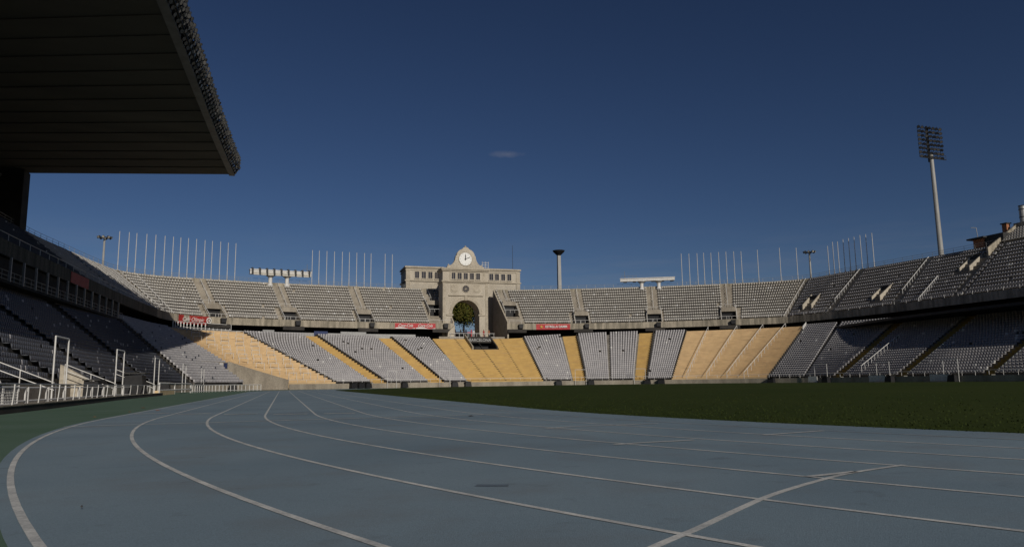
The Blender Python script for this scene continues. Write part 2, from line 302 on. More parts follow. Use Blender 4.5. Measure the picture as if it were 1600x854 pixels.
# ------------------------------------------------------------- ground, track, infield
def sheet(name, pts, z, m, kind='structure'):
    mb = MB(); mb.poly([(x, y, z) for x, y in pts]); o = mb.build(name, m); return tag(o, kind=kind)
sheet('ground', [(-3000, -3000), (3000, -3000), (3000, 3000), (-3000, 3000)], -.03, M_LAND)
def oval(Rr, n=64):   # stadium-shaped track outline: straights x=+-R for y in 0..84.39
    a = [(Rr*math.cos(math.pi+math.pi*i/n), Rr*math.sin(math.pi+math.pi*i/n)) for i in range(n+1)]
    b = [(Rr*math.cos(math.pi*i/n), 84.39+Rr*math.sin(math.pi*i/n)) for i in range(n+1)]
    return a+b
def ovalring(name, r1, r2, z, m, n=64, kind='structure', parent=None):
    A, B = oval(r1, n), oval(r2, n); mb = MB(); k = len(A)
    for i in range(k):
        j = (i+1) % k; mb.quad((*A[i], z), (*B[i], z), (*B[j], z), (*A[j], z))
    o = mb.build(name, m, parent); return tag(o, kind=kind) if not parent else o
ovalring('green_verge', 46.38, 78, 0.0, M_VERGE, 96)
ovalring('running_track', 35.0, 46.42, .004, M_TRACK, 160)
for k in range(9):
    r = 46.3-1.22*k
    ovalring('lane_line', r-.025, r+.025, .0075, M_LINE if k < 8 else M_LINE_FAINT, 220)
# infield: one crowned sheet
mb = MB(); A = oval(35.35, 96); rings = [1, .995, .97, .9, .7, .45, .2]; hs = [.0, .035, .06, .12, .26, .34, .38]; cx, cyy = 0, 42.2
pr = [[(cx+(x-cx)*s, cyy+(y-cyy)*s, .006+h) for x, y in A] for s, h in zip(rings, hs)]
for a, b in zip(pr[:-1], pr[1:]):
    for i in range(len(a)): j = (i+1) % len(a); mb.quad(a[i], a[j], b[j], b[i])
mb.poly(pr[-1]); tag(mb.build('infield_turf', M_GRASS, smooth=True), kind='structure')
# grass blades along the near edge of the infield (uncountable)
v = []; f = []
NB = 30000
ang = rng.uniform(math.pi*1.0, math.pi*1.75, NB); rad = 35.42-np.abs(rng.normal(0, 1, NB))**1.6*3.2
st = rng.random(NB) < .25; yy = rng.uniform(0, 30, NB)
bx = np.where(st, -rad, rad*np.cos(ang)); by = np.where(st, yy, rad*np.sin(ang)); rough = .03*np.sin(ang*170)+.03*np.sin(ang*61)
hh = rng.uniform(.012, .035, NB); th = rng.uniform(0, 6.28, NB); lean = rng.uniform(-.02, .02, (NB, 2))
sfac = np.clip(1-rad/35.35, 0, 1); zz = .006+np.interp(sfac, [0, .005, .03, .1, .3], [0, .035, .06, .12, .26])
c_, s_ = np.cos(th)*.012, np.sin(th)*.012
V = np.stack([np.stack([bx-c_, by-s_, zz], 1), np.stack([bx+c_, by+s_, zz], 1), np.stack([bx+lean[:, 0], by+lean[:, 1], zz+hh], 1)], 1).reshape(-1, 3)
me = bpy.data.meshes.new('grass_blades'); me.from_pydata(V.tolist(), [], [(3*i, 3*i+1, 3*i+2) for i in range(NB)]); me.materials.append(M_BLADE)
o = bpy.data.objects.new('grass', me); col.objects.link(o); tag(o, 'short green grass blades along the near edge of the infield', 'grass', kind='stuff')
# painted track marks
def stroke(name, pts, wd, z=.0105, m=M_LINE, sub=6):
    P = [Vector((x, y, 0)) for x, y in pts]; Q = []
    if len(P) > 2:
        E = [P[0]*2-P[1]]+P+[P[-1]*2-P[-2]]
        for i in range(1, len(E)-2):
            for t in [k/sub for k in range(sub)]:
                a, b, c, d = E[i-1:i+3]; Q.append(.5*((2*b)+(c-a)*t+(2*a-5*b+4*c-d)*t*t+(3*b-a-3*c+d)*t**3))
        Q.append(P[-1])
    else: Q = P
    mb = MB(); L_ = []
    for i, q in enumerate(Q):
        d = (Q[min(i+1, len(Q)-1)]-Q[max(i-1, 0)]).normalized(); n = Vector((-d.y, d.x, 0))*wd/2; L_.append((q-n, q+n))
    for (a, b), (c, d) in zip(L_[:-1], L_[1:]): mb.quad((b.x, b.y, z), (d.x, d.y, z), (c.x, c.y, z), (a.x, a.y, z))
    return tag(mb.build(name, m), kind='structure')
stroke('start_line', [(-41.6, -18.15), (-40.6, -17.35), (-40.23, -17.07), (-39.73, -16.66), (-39.2, -16.25), (-38.54, -15.83), (-37.93, -15.5), (-37.15, -15.22)], .05)
for p in ([(-38.4, -15.57), (-37.85, -15.45)], [(-38.5, -12.27), (-38.05, -12.14), (-37.7, -12.1), (-37.3, -12.04)], [(-38.19, -8.97), (-37.6, -8.66), (-36.6, -8.56), (-35.94, -8.5)], [(-36.05, -11.69), (-35.4, -11.5), (-34.83, -11.36)]):
    stroke('stagger_line', p, .07, m=M_LINE)
stroke('cross_line', [(-46.25, -3.95), (-37.0, -3.05)], .09, m=M_LINE)
stroke('grass_line', [(-32.35, -12.1), (-30.5, -12.6)], .09, z=.05)
for p in ([(-46.2, 3.0), (-45.3, 3.0)], [(-44.96, 1.95), (-44.1, 1.95)], [(-43.7, .95), (-42.85, .95)], [(-42.45, 0), (-41.6, 0)], [(-41.2, -.2), (-40.4, -.2)]):
    stroke('lane_mark', p, .2, m=M_LINE)
def debris(x, y, s, m, label, cat='leaf', name='fallen_leaf'):
    mb = MB(); n = 7; pts = []
    for i in range(n):
        a = 2*math.pi*i/n+random.uniform(-.2, .2); r = s*random.uniform(.6, 1)*(1 if i % 3 else 1.2); pts.append((x+r*math.cos(a), y+.5*r*math.sin(a), .0145+random.uniform(0, .012)))
    for i in range(n): mb.poly([(x, y, .03+s*.12), pts[i], pts[(i+1) % n]])
    tag(mb.build(name, m), label, cat)
debris(-46.95, 9.1, .12, M_LEAFR, 'reddish brown leaf on the green verge just below the dark kerb')
debris(-46.75, .9, .05, M_LEAFR, 'small dark leaf on the green verge left of the outer lane line')
debris(-46.6, 4.6, .05, M_LEAFR, 'dark leaf on the green verge nearer the kerb than the other small one')
debris(-45.95, 5.5, .09, M_LEAFR, 'brown leaf lying on the outermost white lane line far along the straight')
debris(-44.95, -13.75, .012, M_BLACK, 'small dark scrap on the blue track near the left lane line', 'scrap', 'dark_scrap')
debris(-43.4, -15.2, .009, M_BLACK, 'small dark scrap between the two nearest lane lines', 'scrap', 'dark_scrap')
debris(-38.2, -4.0, .08, M_BLACK, 'dark scrap on the far blue lanes beside the grass', 'scrap', 'dark_scrap')
debris(-43.1, -16.9, .012, M_TXT, 'tiny pale scrap of paper at the bottom of the track', 'scrap', 'pale_scrap')
debris(-36.6, -16.5, .02, M_TXT, 'pale scrap on the track at the lower right beyond the start line', 'scrap', 'pale_scrap')
debris(-35.8, -16.2, .016, M_TXT, 'smaller pale scrap on the track at the far lower right', 'scrap', 'pale_scrap')
tag(stroke('water_stain', [(-40.87, -15.07), (-40.76, -15.12), (-40.65, -15.16)], .11, .0065, M_STAIN))
# kerb wall and green apron strip on the left
KERB = Curve([(-49.9, -26, 0), (-49.9, -10, 0), (-50.0, 0, 0), (-50.15, 6, 0), (-50.35, 10.5, 0), (-51.1, 22, 0), (-51.8, 34, 0), (-52.4, 53, 0)])
kc = wallstrip(KERB, 0, KERB.len, -.02, .212, .25, .36); tag(kc.build('kerb_coping', M_CONC), 'pale worn coping along the top of the dark kerb wall', 'coping')
ke = wallstrip(KERB, 0, KERB.len, 0, -.02, .21, .3); tag(ke.build('kerb_wall', M_DARKC), 'low dark kerb wall curving along the green verge under the white railing', 'kerb')
ap = wallstrip(KERB, 0, KERB.len, .35, -.02, .14, 7.0); tag(ap.build('apron_pavement', M_STEP), kind='structure')

# ------------------------------------------------------------- lower stand
YB = [('b', 121.5, 140.2, 'sand'), ('s', 148.9, 152.1, 'deep'), ('s', 161.9, 165.1, 'deep'), ('c', 170.4, 187.1, 'yel'), ('s', 193.6, 196.4, 'deep'), ('s', 206.8, 209.3, 'deep'), ('b', 214.7, 235.2, 'sand'), ('s', 249.6, 251.2, 'deep'), ('s', 263.4, 264.9, 'deep'), ('s', 279.0, 280.4, 'deep')]
GB = [(0, 29.3), (31.7, 44.6), (47.0, 61.5), (63.9, 82.8), (85.2, 101.8), (104.2, 121.5), (140.2, 148.9), (152.1, 161.9), (165.1, 170.4), (187.1, 193.6), (196.4, 201.5), (201.5, 206.8), (209.3, 214.7), (235.2, 243.2), (243.2, 249.6), (251.2, 263.4), (264.9, 279.0), (280.4, 300.0), (301.2, 331)]
TP = 8/26
cutY = lambda t: max(0, (TP-t)/TP)*7.0
cutG = lambda t: (2.6+max(0, (TP-t)/TP)*1.0) if t < TP else 0
ls = thing('lower_stand', 'lower stepped seating tier ringing the track, grey seats with ochre and yellow sections', 'grandstand', (0, 136, 0))
for a, b in GB:
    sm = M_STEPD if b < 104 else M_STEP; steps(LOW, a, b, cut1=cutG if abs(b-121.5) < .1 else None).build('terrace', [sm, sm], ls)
for a, b in [(29.3, 31.7), (44.6, 47.0), (61.5, 63.9), (82.8, 85.2), (101.8, 104.2), (300, 301.2)]:
    steps(LOW, a, b).build('stairway', [M_CONC, M_DARKC], ls)
for k, a, b, c in YB:
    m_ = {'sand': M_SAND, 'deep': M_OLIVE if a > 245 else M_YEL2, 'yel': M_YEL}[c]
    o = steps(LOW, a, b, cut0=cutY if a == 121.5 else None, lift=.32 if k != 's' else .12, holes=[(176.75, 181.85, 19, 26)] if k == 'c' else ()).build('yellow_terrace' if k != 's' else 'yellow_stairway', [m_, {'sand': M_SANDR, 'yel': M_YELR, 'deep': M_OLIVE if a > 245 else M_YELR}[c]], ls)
    if k != 's': o['label'] = 'sand coloured terrace block' if c == 'sand' else 'bright ochre terrace block below the gate'
wallstrip(W, 0, 118, -.25, 0, 1.0, .25).build('front_wall', M_CONC, ls); wallstrip(W, 128.6, W.len-1, -.25, 0, 1.0, .25).build('front_wall', M_CONC, ls)
mapL = lambda u: np.interp(u, LP_a, LP_b); LP_a = [p[0] for p in LP]; LP_b = [p[1] for p in LP]
# raised dividing walls beside stairs, near-black to stand in for seat-edge shadow
for u in (140.2, 152.1, 165.1, 187.1, 196.4, 209.3, 214.7, 235.2):
    mb = MB(); n = LOW.n
    fr, Ls = LOW.frame(u)
    for i in range(n):
        z = float(LOW.rowz(u, i))-1.0; y0, y1 = Ls*i/n, Ls*(i+1)/n
        mb.box(-.09, .09, y0, y1, z-.6, z+.62, fr=fr)
    mb.build('stair_wall', M_DARKC, ls)
# top edge wall with rail of the lower stand
wallstrip(L, 4, 208, .3, 11.0, 12.5, .15).build('top_wall', M_METAL, ls)
tag(railing(W, 128.6, 300, .1, 1.0, .75, 2.2, .035, mids=()).build('front_railing', M_WHITE), 'long white railing on top of the front wall of the far lower stand', 'railing')

# ------------------------------------------------------------- upper stand
us_ = thing('upper_stand', 'upper seating tier with a pale concrete parapet running round behind the lower stand', 'grandstand', (0, 165, 11))
UB = [(0, 60), (60, 105), (105, 128), (128, 151.4), (151.4, 166.2), (166.2, 182.5), (182.5, 199.9), (199.9, 218.4), (218.4, 220.8), (235.0, 235.9), (235.9, 254.1), (254.1, 272.2), (272.2, 290.3), (290.3, 303), (303, 313), (313, 331.1), (331.1, 348), (348, 403)]
VOM_U = [166.2, 182.5, 199.9, 218.0, 237.1, 254.1, 272.2, 290.3]
HOLES = [(v-1.72, v+1.72, 4, 9) if v in (218.0, 237.1) else (v-1.72, v+1.72, 0, 5) for v in VOM_U]
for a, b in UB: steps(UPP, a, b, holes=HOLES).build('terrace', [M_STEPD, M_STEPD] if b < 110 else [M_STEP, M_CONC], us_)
mapT = lambda u: np.interp(u, [p[0] for p in UP], [p[1] for p in UP])
for a, b in ((0, 220.8), (235.0, 403.5)):
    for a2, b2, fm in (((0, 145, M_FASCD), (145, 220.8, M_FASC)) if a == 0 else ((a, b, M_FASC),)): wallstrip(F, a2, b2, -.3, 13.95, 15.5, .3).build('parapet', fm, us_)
    ribbon(F, T, a, b, mapT, zabs1=13.9, zabs2=17.0).build('soffit', M_DARKC, us_)
    wallstrip(T, float(mapT(a)), float(mapT(b)), 0, 11.0, 25.75, .4).build('back_wall', M_FASC, us_)
    ribbon(F, F, a, b, off1=6.0, off2=6.0, zabs1=10.5, zabs2=17.0).build('concourse_wall', M_DARKC, us_)
    tag(railing(F, a+.3, b-.3, -.12, 15.5, .75, 3.0, .035, mids=()).build('parapet_railing', M_WHITE), 'thin white rail along the upper stand parapet %s of the gate' % ('left' if a == 0 else 'right'), 'railing')
# end walls of the upper tier beside the gate
for u, sgn in ((220.8, 1), (235.0, -1)):
    fr, Ls = UPP.frame(u); zT = 25.4-14.75
    pts = [(0, -3.0), (Ls, -3.0), (Ls, zT+.3), (0, 1.1)]
    mb = MB(); x0, x1 = (0, .35) if sgn > 0 else (-.35, 0)
    k = [fr((x0, y-(.3 if i in (0, 3) else 0), z)) for i, (y, z) in enumerate(pts)]+[fr((x1, y-(.3 if i in (0, 3) else 0), z)) for i, (y, z) in enumerate(pts)]
    mb.poly(k[:4]); mb.poly(k[4:][::-1])
    for i in range(4): j = (i+1) % 4; mb.poly([k[i], k[i+4], k[j+4], k[j]])
    mb.build('end_wall', M_STONE2, us_)
# raised block at the far right
for i in range(5):
    u0, u1 = 346.5, 402
    wallstrip(T, float(mapT(u0)), 442, .4+.85*i, 11, 25.9+.6*i, .9).build('raised_terrace', M_STEP, us_)
wallstrip(T, float(mapT(346.5)), 442, 4.6, 11, 30.0, .3).build('back_wall', M_FASC, us_)
fr, Ls = UPP.frame(346.2)
mb = MB(); mb.hexa([fr(q) for q in [(-.2, Ls-2.2, 8.2), (.2, Ls-2.2, 8.2), (.2, Ls+5, 11), (-.2, Ls+5, 11), (-.2, Ls-2.2, 10.3), (.2, Ls-2.2, 10.3), (.2, Ls+5, 15.2), (-.2, Ls+5, 15.2)]]); mb.build('side_wall', M_FASC, us_)
# concourse and land outside
mbf = MB(); n = 110; u1 = np.linspace(0, L.len, n+1); a = offc(L, u1, 0); ang = u1/L.len
b = offc(T, np.linspace(0, T.len, n+1), 70)
for k in range(n): mbf.quad((a[k, 0], a[k, 1], 11.0), (a[k+1, 0], a[k+1, 1], 11.0), (b[k+1, 0], b[k+1, 1], 11.0), (b[k, 0], b[k, 1], 11.0))
tag(mbf.build('plaza', M_DARKC), kind='structure')

# ------------------------------------------------------------- seats
def seat_arrays(P, X, Y):   # P: n x3 positions, X along row, Y backwards; returns verts, faces for shell seats
    sh = []
    def bxs(x0, x1, y0, y1, z0, z1, lean=0):
        return [(x0, y0, z0), (x1, y0, z0), (x1, y1, z0), (x0, y1, z0), (x0, y0+lean, z1), (x1, y0+lean, z1), (x1, y1+lean, z1), (x0, y1+lean, z1)]
    sh += bxs(-.235, .235, .02, .40, .36, .42); sh += bxs(-.23, .23, .38, .43, .40, .80, .07)
    sh = np.array(sh); n = len(P)
    V = P[:, None, :]+X[:, None, :]*sh[None, :, 0:1]+Y[:, None, :]*sh[None, :, 1:2]+np.array([0, 0, 1.])*sh[None, :, 2:3]
    fs = np.array([(3, 2, 1, 0), (4, 5, 6, 7), (0, 1, 5, 4), (1, 2, 6, 5), (2, 3, 7, 6), (3, 0, 4, 7)])
    fs = np.concatenate([fs, fs+8]); Fq = (np.arange(n)[:, None, None]*16+fs[None]).reshape(-1, 4)
    return V.reshape(-1, 3), Fq
def quadmesh(name, V, Fq, mats, mi=None):
    me = bpy.data.meshes.new(name); me.vertices.add(len(V)); me.vertices.foreach_set('co', V.astype('f4').ravel())
    me.loops.add(len(Fq)*4); me.loops.foreach_set('vertex_index', Fq.astype('i4').ravel())
    me.polygons.add(len(Fq)); me.polygons.foreach_set('loop_start', np.arange(0, len(Fq)*4, 4, dtype='i4')); me.polygons.foreach_set('loop_total', np.full(len(Fq), 4, 'i4'))
    for q in mats: me.materials.append(q)
    if mi is not None: me.polygons.foreach_set('material_index', mi.astype('i4'))
    me.update(calc_edges=True); o = bpy.data.objects.new(name, me); col.objects.link(o); return o
allP, allX, allY, allM = [], [], [], []
def seats_in(tier, a, b, matf, pitch=.52, skip=None, rows=None, off=.38, cut=None):
    fr, Ls = tier.frame((a+b)/2); wmid = np.linalg.norm(tier.pt(b, np.float64(.6))[:2]-tier.pt(a, np.float64(.6))[:2])
    n = max(1, int((wmid-.5)/pitch)); fr_ = (np.arange(n)+.5)/n; us = a+.25+(b-a-.5)*fr_
    for i in rows or range(tier.n):
        t = (i+off)/tier.n; p = tier.pt(us, np.full(n, t)); p[:, 2] = tier.rowz(us, i)
        q = tier.pt(us, np.full(n, t+.05)); y = q-p; y[:, 2] = 0; y /= np.linalg.norm(y, axis=1)[:, None]; x = np.stack([y[:, 1], -y[:, 0], y[:, 2]*0], 1)
        keep = np.ones(n, bool)
        if skip is not None: keep &= ~skip(us, i)
        if cut: keep &= us < b-cut(i/tier.n)-.3
        keep &= rng.random(n) > .004
        allP.append(p[keep]); allX.append(x[keep]); allY.append(y[keep]); allM.append(matf(us[keep], i))
# lower seats; the block with the smallest u in view (nearest) holds the individually built ones
def lm(us, i):
    base = np.zeros(len(us)); left = us < 125
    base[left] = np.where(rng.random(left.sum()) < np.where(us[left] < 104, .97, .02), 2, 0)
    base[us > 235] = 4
    base[(rng.random(len(us)) < .008) & ~(us < 104)] = 3
    return base
NEARB = (31.7, 44.6)
IND = []
for a, b in GB:
    seats_in(LOW, a, b, lm, cut=cutG if abs(b-121.5) < .1 else None)
VOM_R = [(307.5, 1.7, 2, 7), (325.8, 1.7, 2, 7), (343.5, 1.9, 7, 12)]
def upskip(us, i):
    k = np.zeros(len(us), bool)
    for v in VOM_U:
        k |= (np.abs(us-v) < (2.55 if (i < 5 or (i < 9 and v in (218.0, 237.1))) else 1.25))
    for v in (151.4, 303.0, 314.6, 332.2, 346.2, 128, 105, 60): k |= np.abs(us-v) < .6
    for v, w_, i0, i1 in VOM_R:
        if i0 <= i < i1: k |= np.abs(us-v) < w_
    return k
def um(us, i):
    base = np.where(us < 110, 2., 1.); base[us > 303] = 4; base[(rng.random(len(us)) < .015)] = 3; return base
for a, b in UB: seats_in(UPP, a, b, um, pitch=.54, skip=upskip, off=.3)
for i in range(5):   # seats of the raised block
    us = np.arange(float(mapT(347)), 441, .55); p = offc(T, us, .45+.85*i); q = offc(T, us, .55+.85*i); p[:, 2] = 25.9+.6*i; y = q-p; y[:, 2] = 0; y /= np.linalg.norm(y, axis=1)[:, None]
    allP.append(p); allX.append(np.stack([y[:, 1], -y[:, 0], y[:, 2]*0], 1)); allY.append(y); allM.append(np.ones(len(us)))
P = np.concatenate(allP); X = np.concatenate(allX); Y = np.concatenate(allY); Mi = np.concatenate(allM)
camv = np.array(CAM); d = P-camv; dist = np.linalg.norm(d, axis=1); rgt = d@np.array(rr); fw = d@np.array(f0)
inview = (fw > 1) & (np.abs(rgt/np.maximum(fw, 1))*F_PX < 800)
score = np.where(inview & (P[:, 2] < 4.5), dist, 1e9); near = np.argsort(score)[:300]
mask = np.ones(len(P), bool); mask[near] = False
V, Fq = seat_arrays(P[mask], X[mask], Y[mask])
o = quadmesh('stadium_seating', V, Fq, [M_SEAT, M_SEATU, M_SEAT_SHADE, M_WHITE, M_SEATM], np.repeat(Mi[mask], 12))
tag(o, 'thousands of grey plastic seats filling the rows of both stands', 'seats', kind='stuff')
V0, F0 = seat_arrays(np.zeros((1, 3)), np.array([[1., 0, 0]]), np.array([[0, 1., 0]]))
seat_me = {}
for key, m_ in ((0, M_SEAT), (2, M_SEAT_SHADE), (3, M_WHITE)):
    t_ = quadmesh('stadium_seat', V0, F0, [m_]); seat_me[key] = t_.data; bpy.data.objects.remove(t_)
LBL = {0: 'pale grey plastic seat in the lower rows of the left stand', 2: 'grey plastic seat coloured darker for shade in the lower rows of the left stand', 3: 'white plastic seat in the lower rows of the left stand'}
for i in near:
    k = int(Mi[i]) if int(Mi[i]) in seat_me else 0
    o = bpy.data.objects.new('stadium_seat', seat_me[k]); col.objects.link(o); o.location = P[i]; o.rotation_euler = (0, 0, math.atan2(X[i][1], X[i][0]))
    tag(o, LBL[k], 'seat', 'seats in the lower rows of the left stand')

# ------------------------------------------------------------- main stand canopy
CZ = 32.7
CAN = Curve([(x, y, CZ) for x, y in ((-54.4, -45), (-53.9, 0), (-53.2, 30), (-52.6, 46), (-52.1, 60), (-51.4, 79), (-50.45, 98.0))])
cn = thing('canopy_roof', 'huge dark cantilever roof over the main stand at the upper left', 'roof', (-84, 35, 11))
SL, RK = .48, .068   # the transverse rows run slightly skew and rise towards the back
def rowp(y, x, dz=0):
    xf = float(np.interp(y, CAN.p[:, 1], CAN.p[:, 0])); x = xf if x is None else x; return (x, y+SL*(xf-x), CZ+RK*(xf-x)+dz)
NP = 37; ys = np.linspace(-45, 98.0, NP); mb = MB()
for k in range(NP-1):
    y0, y1 = ys[k]+.04, ys[k+1]-.04
    mb.hexa([rowp(y0, -88), rowp(y0, None), rowp(y1, None), rowp(y1, -88), rowp(y0, -88, .12), rowp(y0, None, .12), rowp(y1, None, .12), rowp(y1, -88, .12)])
mb.build('ceiling_panels', M_SOFF, cn)
mb = MB()
for y in ys[1:-1]: mb.hexa([rowp(y-.05, -88, -.1), rowp(y-.05, None, -.1), rowp(y+.05, None, -.1), rowp(y+.05, -88, -.1), rowp(y-.08, -88, .1), rowp(y-.08, None, .1), rowp(y+.08, None, .1), rowp(y+.08, -88, .1)])
mb.build('ceiling_ribs', M_SOFF, cn)
mb = MB(); mb.hexa([rowp(-45, -88, .2), rowp(-45, None, .2), rowp(98, None, .2), rowp(98, -88, .2), rowp(-45, -88, 1.6), rowp(-45, None, 1.2), rowp(98, None, 1.2), rowp(98, -88, 1.6)])
mb.build('roof_deck', M_DARKM, cn)
mb = wallstrip(CAN, 0, CAN.len, -.25, CZ-0.25, CZ+0.70, .8); mb.build('edge_beam', M_EDGE, cn)
# lighting rig along the canopy edge
rg = thing('floodlight_rig', 'long rig packed with small floodlights along the front edge of the canopy roof', 'light rig', (-52, 40, 34))
mb = MB(); us = np.arange(60, CAN.len, 1.25)
base = offc(CAN, us, -.3)
for k, p in enumerate(base):
    t = offc(CAN, [us[k]], -.95)[0]
    mb.bar((p[0], p[1], CZ-0.10), (t[0], t[1], CZ+0.80), .05, 4); mb.bar((p[0], p[1], CZ+0.60), (t[0], t[1], CZ+2.10), .05, 4); mb.bar((t[0], t[1], CZ+0.60), (t[0], t[1], CZ+2.30), .05, 4)
for off, z in ((-.5, CZ+.15), (-.75, CZ+.6), (-.95, CZ+1.1), (-.95, CZ+2.1), (-.6, CZ+1.5)):
    pp = offc(CAN, us, off)
    for a, b in zip(pp[:-1], pp[1:]): mb.bar((a[0], a[1], z), (b[0], b[1], z), .06, 4, cap=False)
mb.build('truss', M_DARKM, rg)
def lampmb(dirv, s=1.0):
    d = Vector(dirv).normalized(); mb = MB(); c = Vector((0, 0, 0))
    mb.bar(c-d*.28*s, c-d*.05*s, .14*s, 8, .27*s, 0); mb.bar(c-d*.05*s, c+d*.06*s, .27*s, 10, .3*s, 0); mb.bar(c+d*.061*s, c+d*.075*s, .25*s, 10, None, 1)
    mb.bar(c-d*.2*s+Vector((0, 0, .1*s)), c-d*.2*s+Vector((0, 0, .45*s)), .03*s, 4)
    return mb
lm_ = lampmb((.8, -.25, -.55), .82).build('floodlight', [M_DARKM, M_LAMPD]).data
bpy.data.objects.remove(bpy.data.objects['floodlight'])
slots = []
for j, (off, z) in enumerate(((-.45, CZ-.05), (-.7, CZ+.4), (-.9, CZ+.9), (-1.0, CZ+1.45), (-1.0, CZ+2.0))):
    for u in np.arange(82+.4*j, CAN.len-.3, 1.15):
        q = offc(CAN, [u+random.uniform(-.15, .15)], off)[0]; slots.append((float(u), (q[0], q[1], z+random.uniform(-.1, .1))))
slots.sort(key=lambda s: s[0]); big = slots[len(slots)//4:][:100]; rest = [s for s in slots if s not in big]
for u, p in big:
    o = bpy.data.objects.new('floodlight', lm_); col.objects.link(o); o.location = p; o.rotation_euler = (random.uniform(-.25, .25), random.uniform(-.25, .25), random.uniform(-.4, .4))
    o.parent = rg; o.matrix_parent_inverse = parent_inv(rg)
proto = lampmb((.8, -.25, -.55), .82); mb = MB()
for u, p in rest:
    k = len(mb.v); rz = random.uniform(-.4, .4); mr = Matrix.Rotation(rz, 3, 'Z')
    mb.v += [tuple(mr @ Vector(v_)+Vector(p)) for v_ in proto.v]; mb.f += [tuple(i+k for i in f_) for f_ in proto.f]; mb.mi += proto.mi
tag(mb.build('floodlight_rows', [M_DARKM, M_LAMPD], rg), kind='stuff')
# back structure of the main stand below the canopy
ms = thing('canopy_support', 'dark concrete pylons and service wall carrying the canopy behind the main stand', 'pylon', (-84, 60, 11))
for y in (10, 45, 80):
    MB().box(-88, -85.5, y, y+2.5, 25, 34.9).build('pylon', M_DARKC, ms)
MB().box(-86.5, -82.0, 110.5, 113.5, 11, 34.75).build('pylon', M_DARKC, ms)
MB().box(-87.6, -86.9, -40, 110, 25, 34.6).build('service_wall', M_DARKC, ms)
mb = MB()
for y in np.arange(50, 108, 3.6): mb.box(-86.85, -86.7, y, y+2.7, 29.0, 31.5)
mb.build('window_band', M_GLASS, ms)
mb = MB()
for z in (30.0, 33.6): mb.bar((-84.9, 50, z), (-84.9, 110, z), .13, 5)
for y in np.arange(50, 108, 4): mb.bar((-84.9, y, 30.0), (-84.9, y+4, 33.6), .09, 4); mb.bar((-84.9, y, 30.0), (-84.9, y, 33.6), .09, 4)
mb.build('lattice_beam', M_METAL, ms)
# press balcony hanging under the left upper stand
pb = thing('press_balcony', 'dark balcony with slim white posts hanging below the left upper stand', 'balcony', (-68.5, 90, 11))
u0, u1 = 58, 122
wallstrip(F, u0, u1, -.5, 11.2, 11.45, 5).build('floor_slab', M_DARKC, pb); wallstrip(F, u0, u1, .2, 11.45, 13.9, .2).build('recessed_wall', M_DARKC, pb)
railing(F, u0, u1, -.4, 11.45, 1.0, 1.6, .03, mids=(.55, .15)).build('railing', M_METAL, pb)
for u in np.arange(u0, u1, 3.6):
    q = offc(F, [u], -.42)[0]; MB().box(q[0]-.1, q[0]+.1, q[1]-.1, q[1]+.1, 11.45, 13.92).build('post', M_METAL, pb)
# picket screen under the first banner
pk = thing('picket_screen', 'row of white upright slats under the dark red banner with an emblem', 'screen', (-58, 149, 11.5))
for k, u in enumerate(np.linspace(154.3, 168.6, 17)):
    q = offc(F, [u], -.45)[0]; MB().box(q[0]-.1, q[0]+.1, q[1]-.06, q[1]+.06, 11.9, 13.9).build('slat', M_WHITE, pk)
railing(F, 154.3, 168.9, -.45, 11.9, 2.0, 14, .06, mids=(.45,)).build('rail', M_WHITE, pk)
# pale notice panels along the concourse of the far left
for k, (ua, ub, m_, lb) in enumerate([(183.9, 187.0, M_BLUE, 'dark blue notice panel above the top of the first narrow yellow stairway'), (172.5, 175.0, M_METAL, 'short grey panel on the concourse right of the white slats'), (190, 196, M_METAL, 'longer grey panel on the concourse between the two narrow yellow stairways')]):
    tag(wallstrip(L, ua, ub, .2, 11.3, 12.9, .08).build('notice_panel', m_), lb, 'panel')

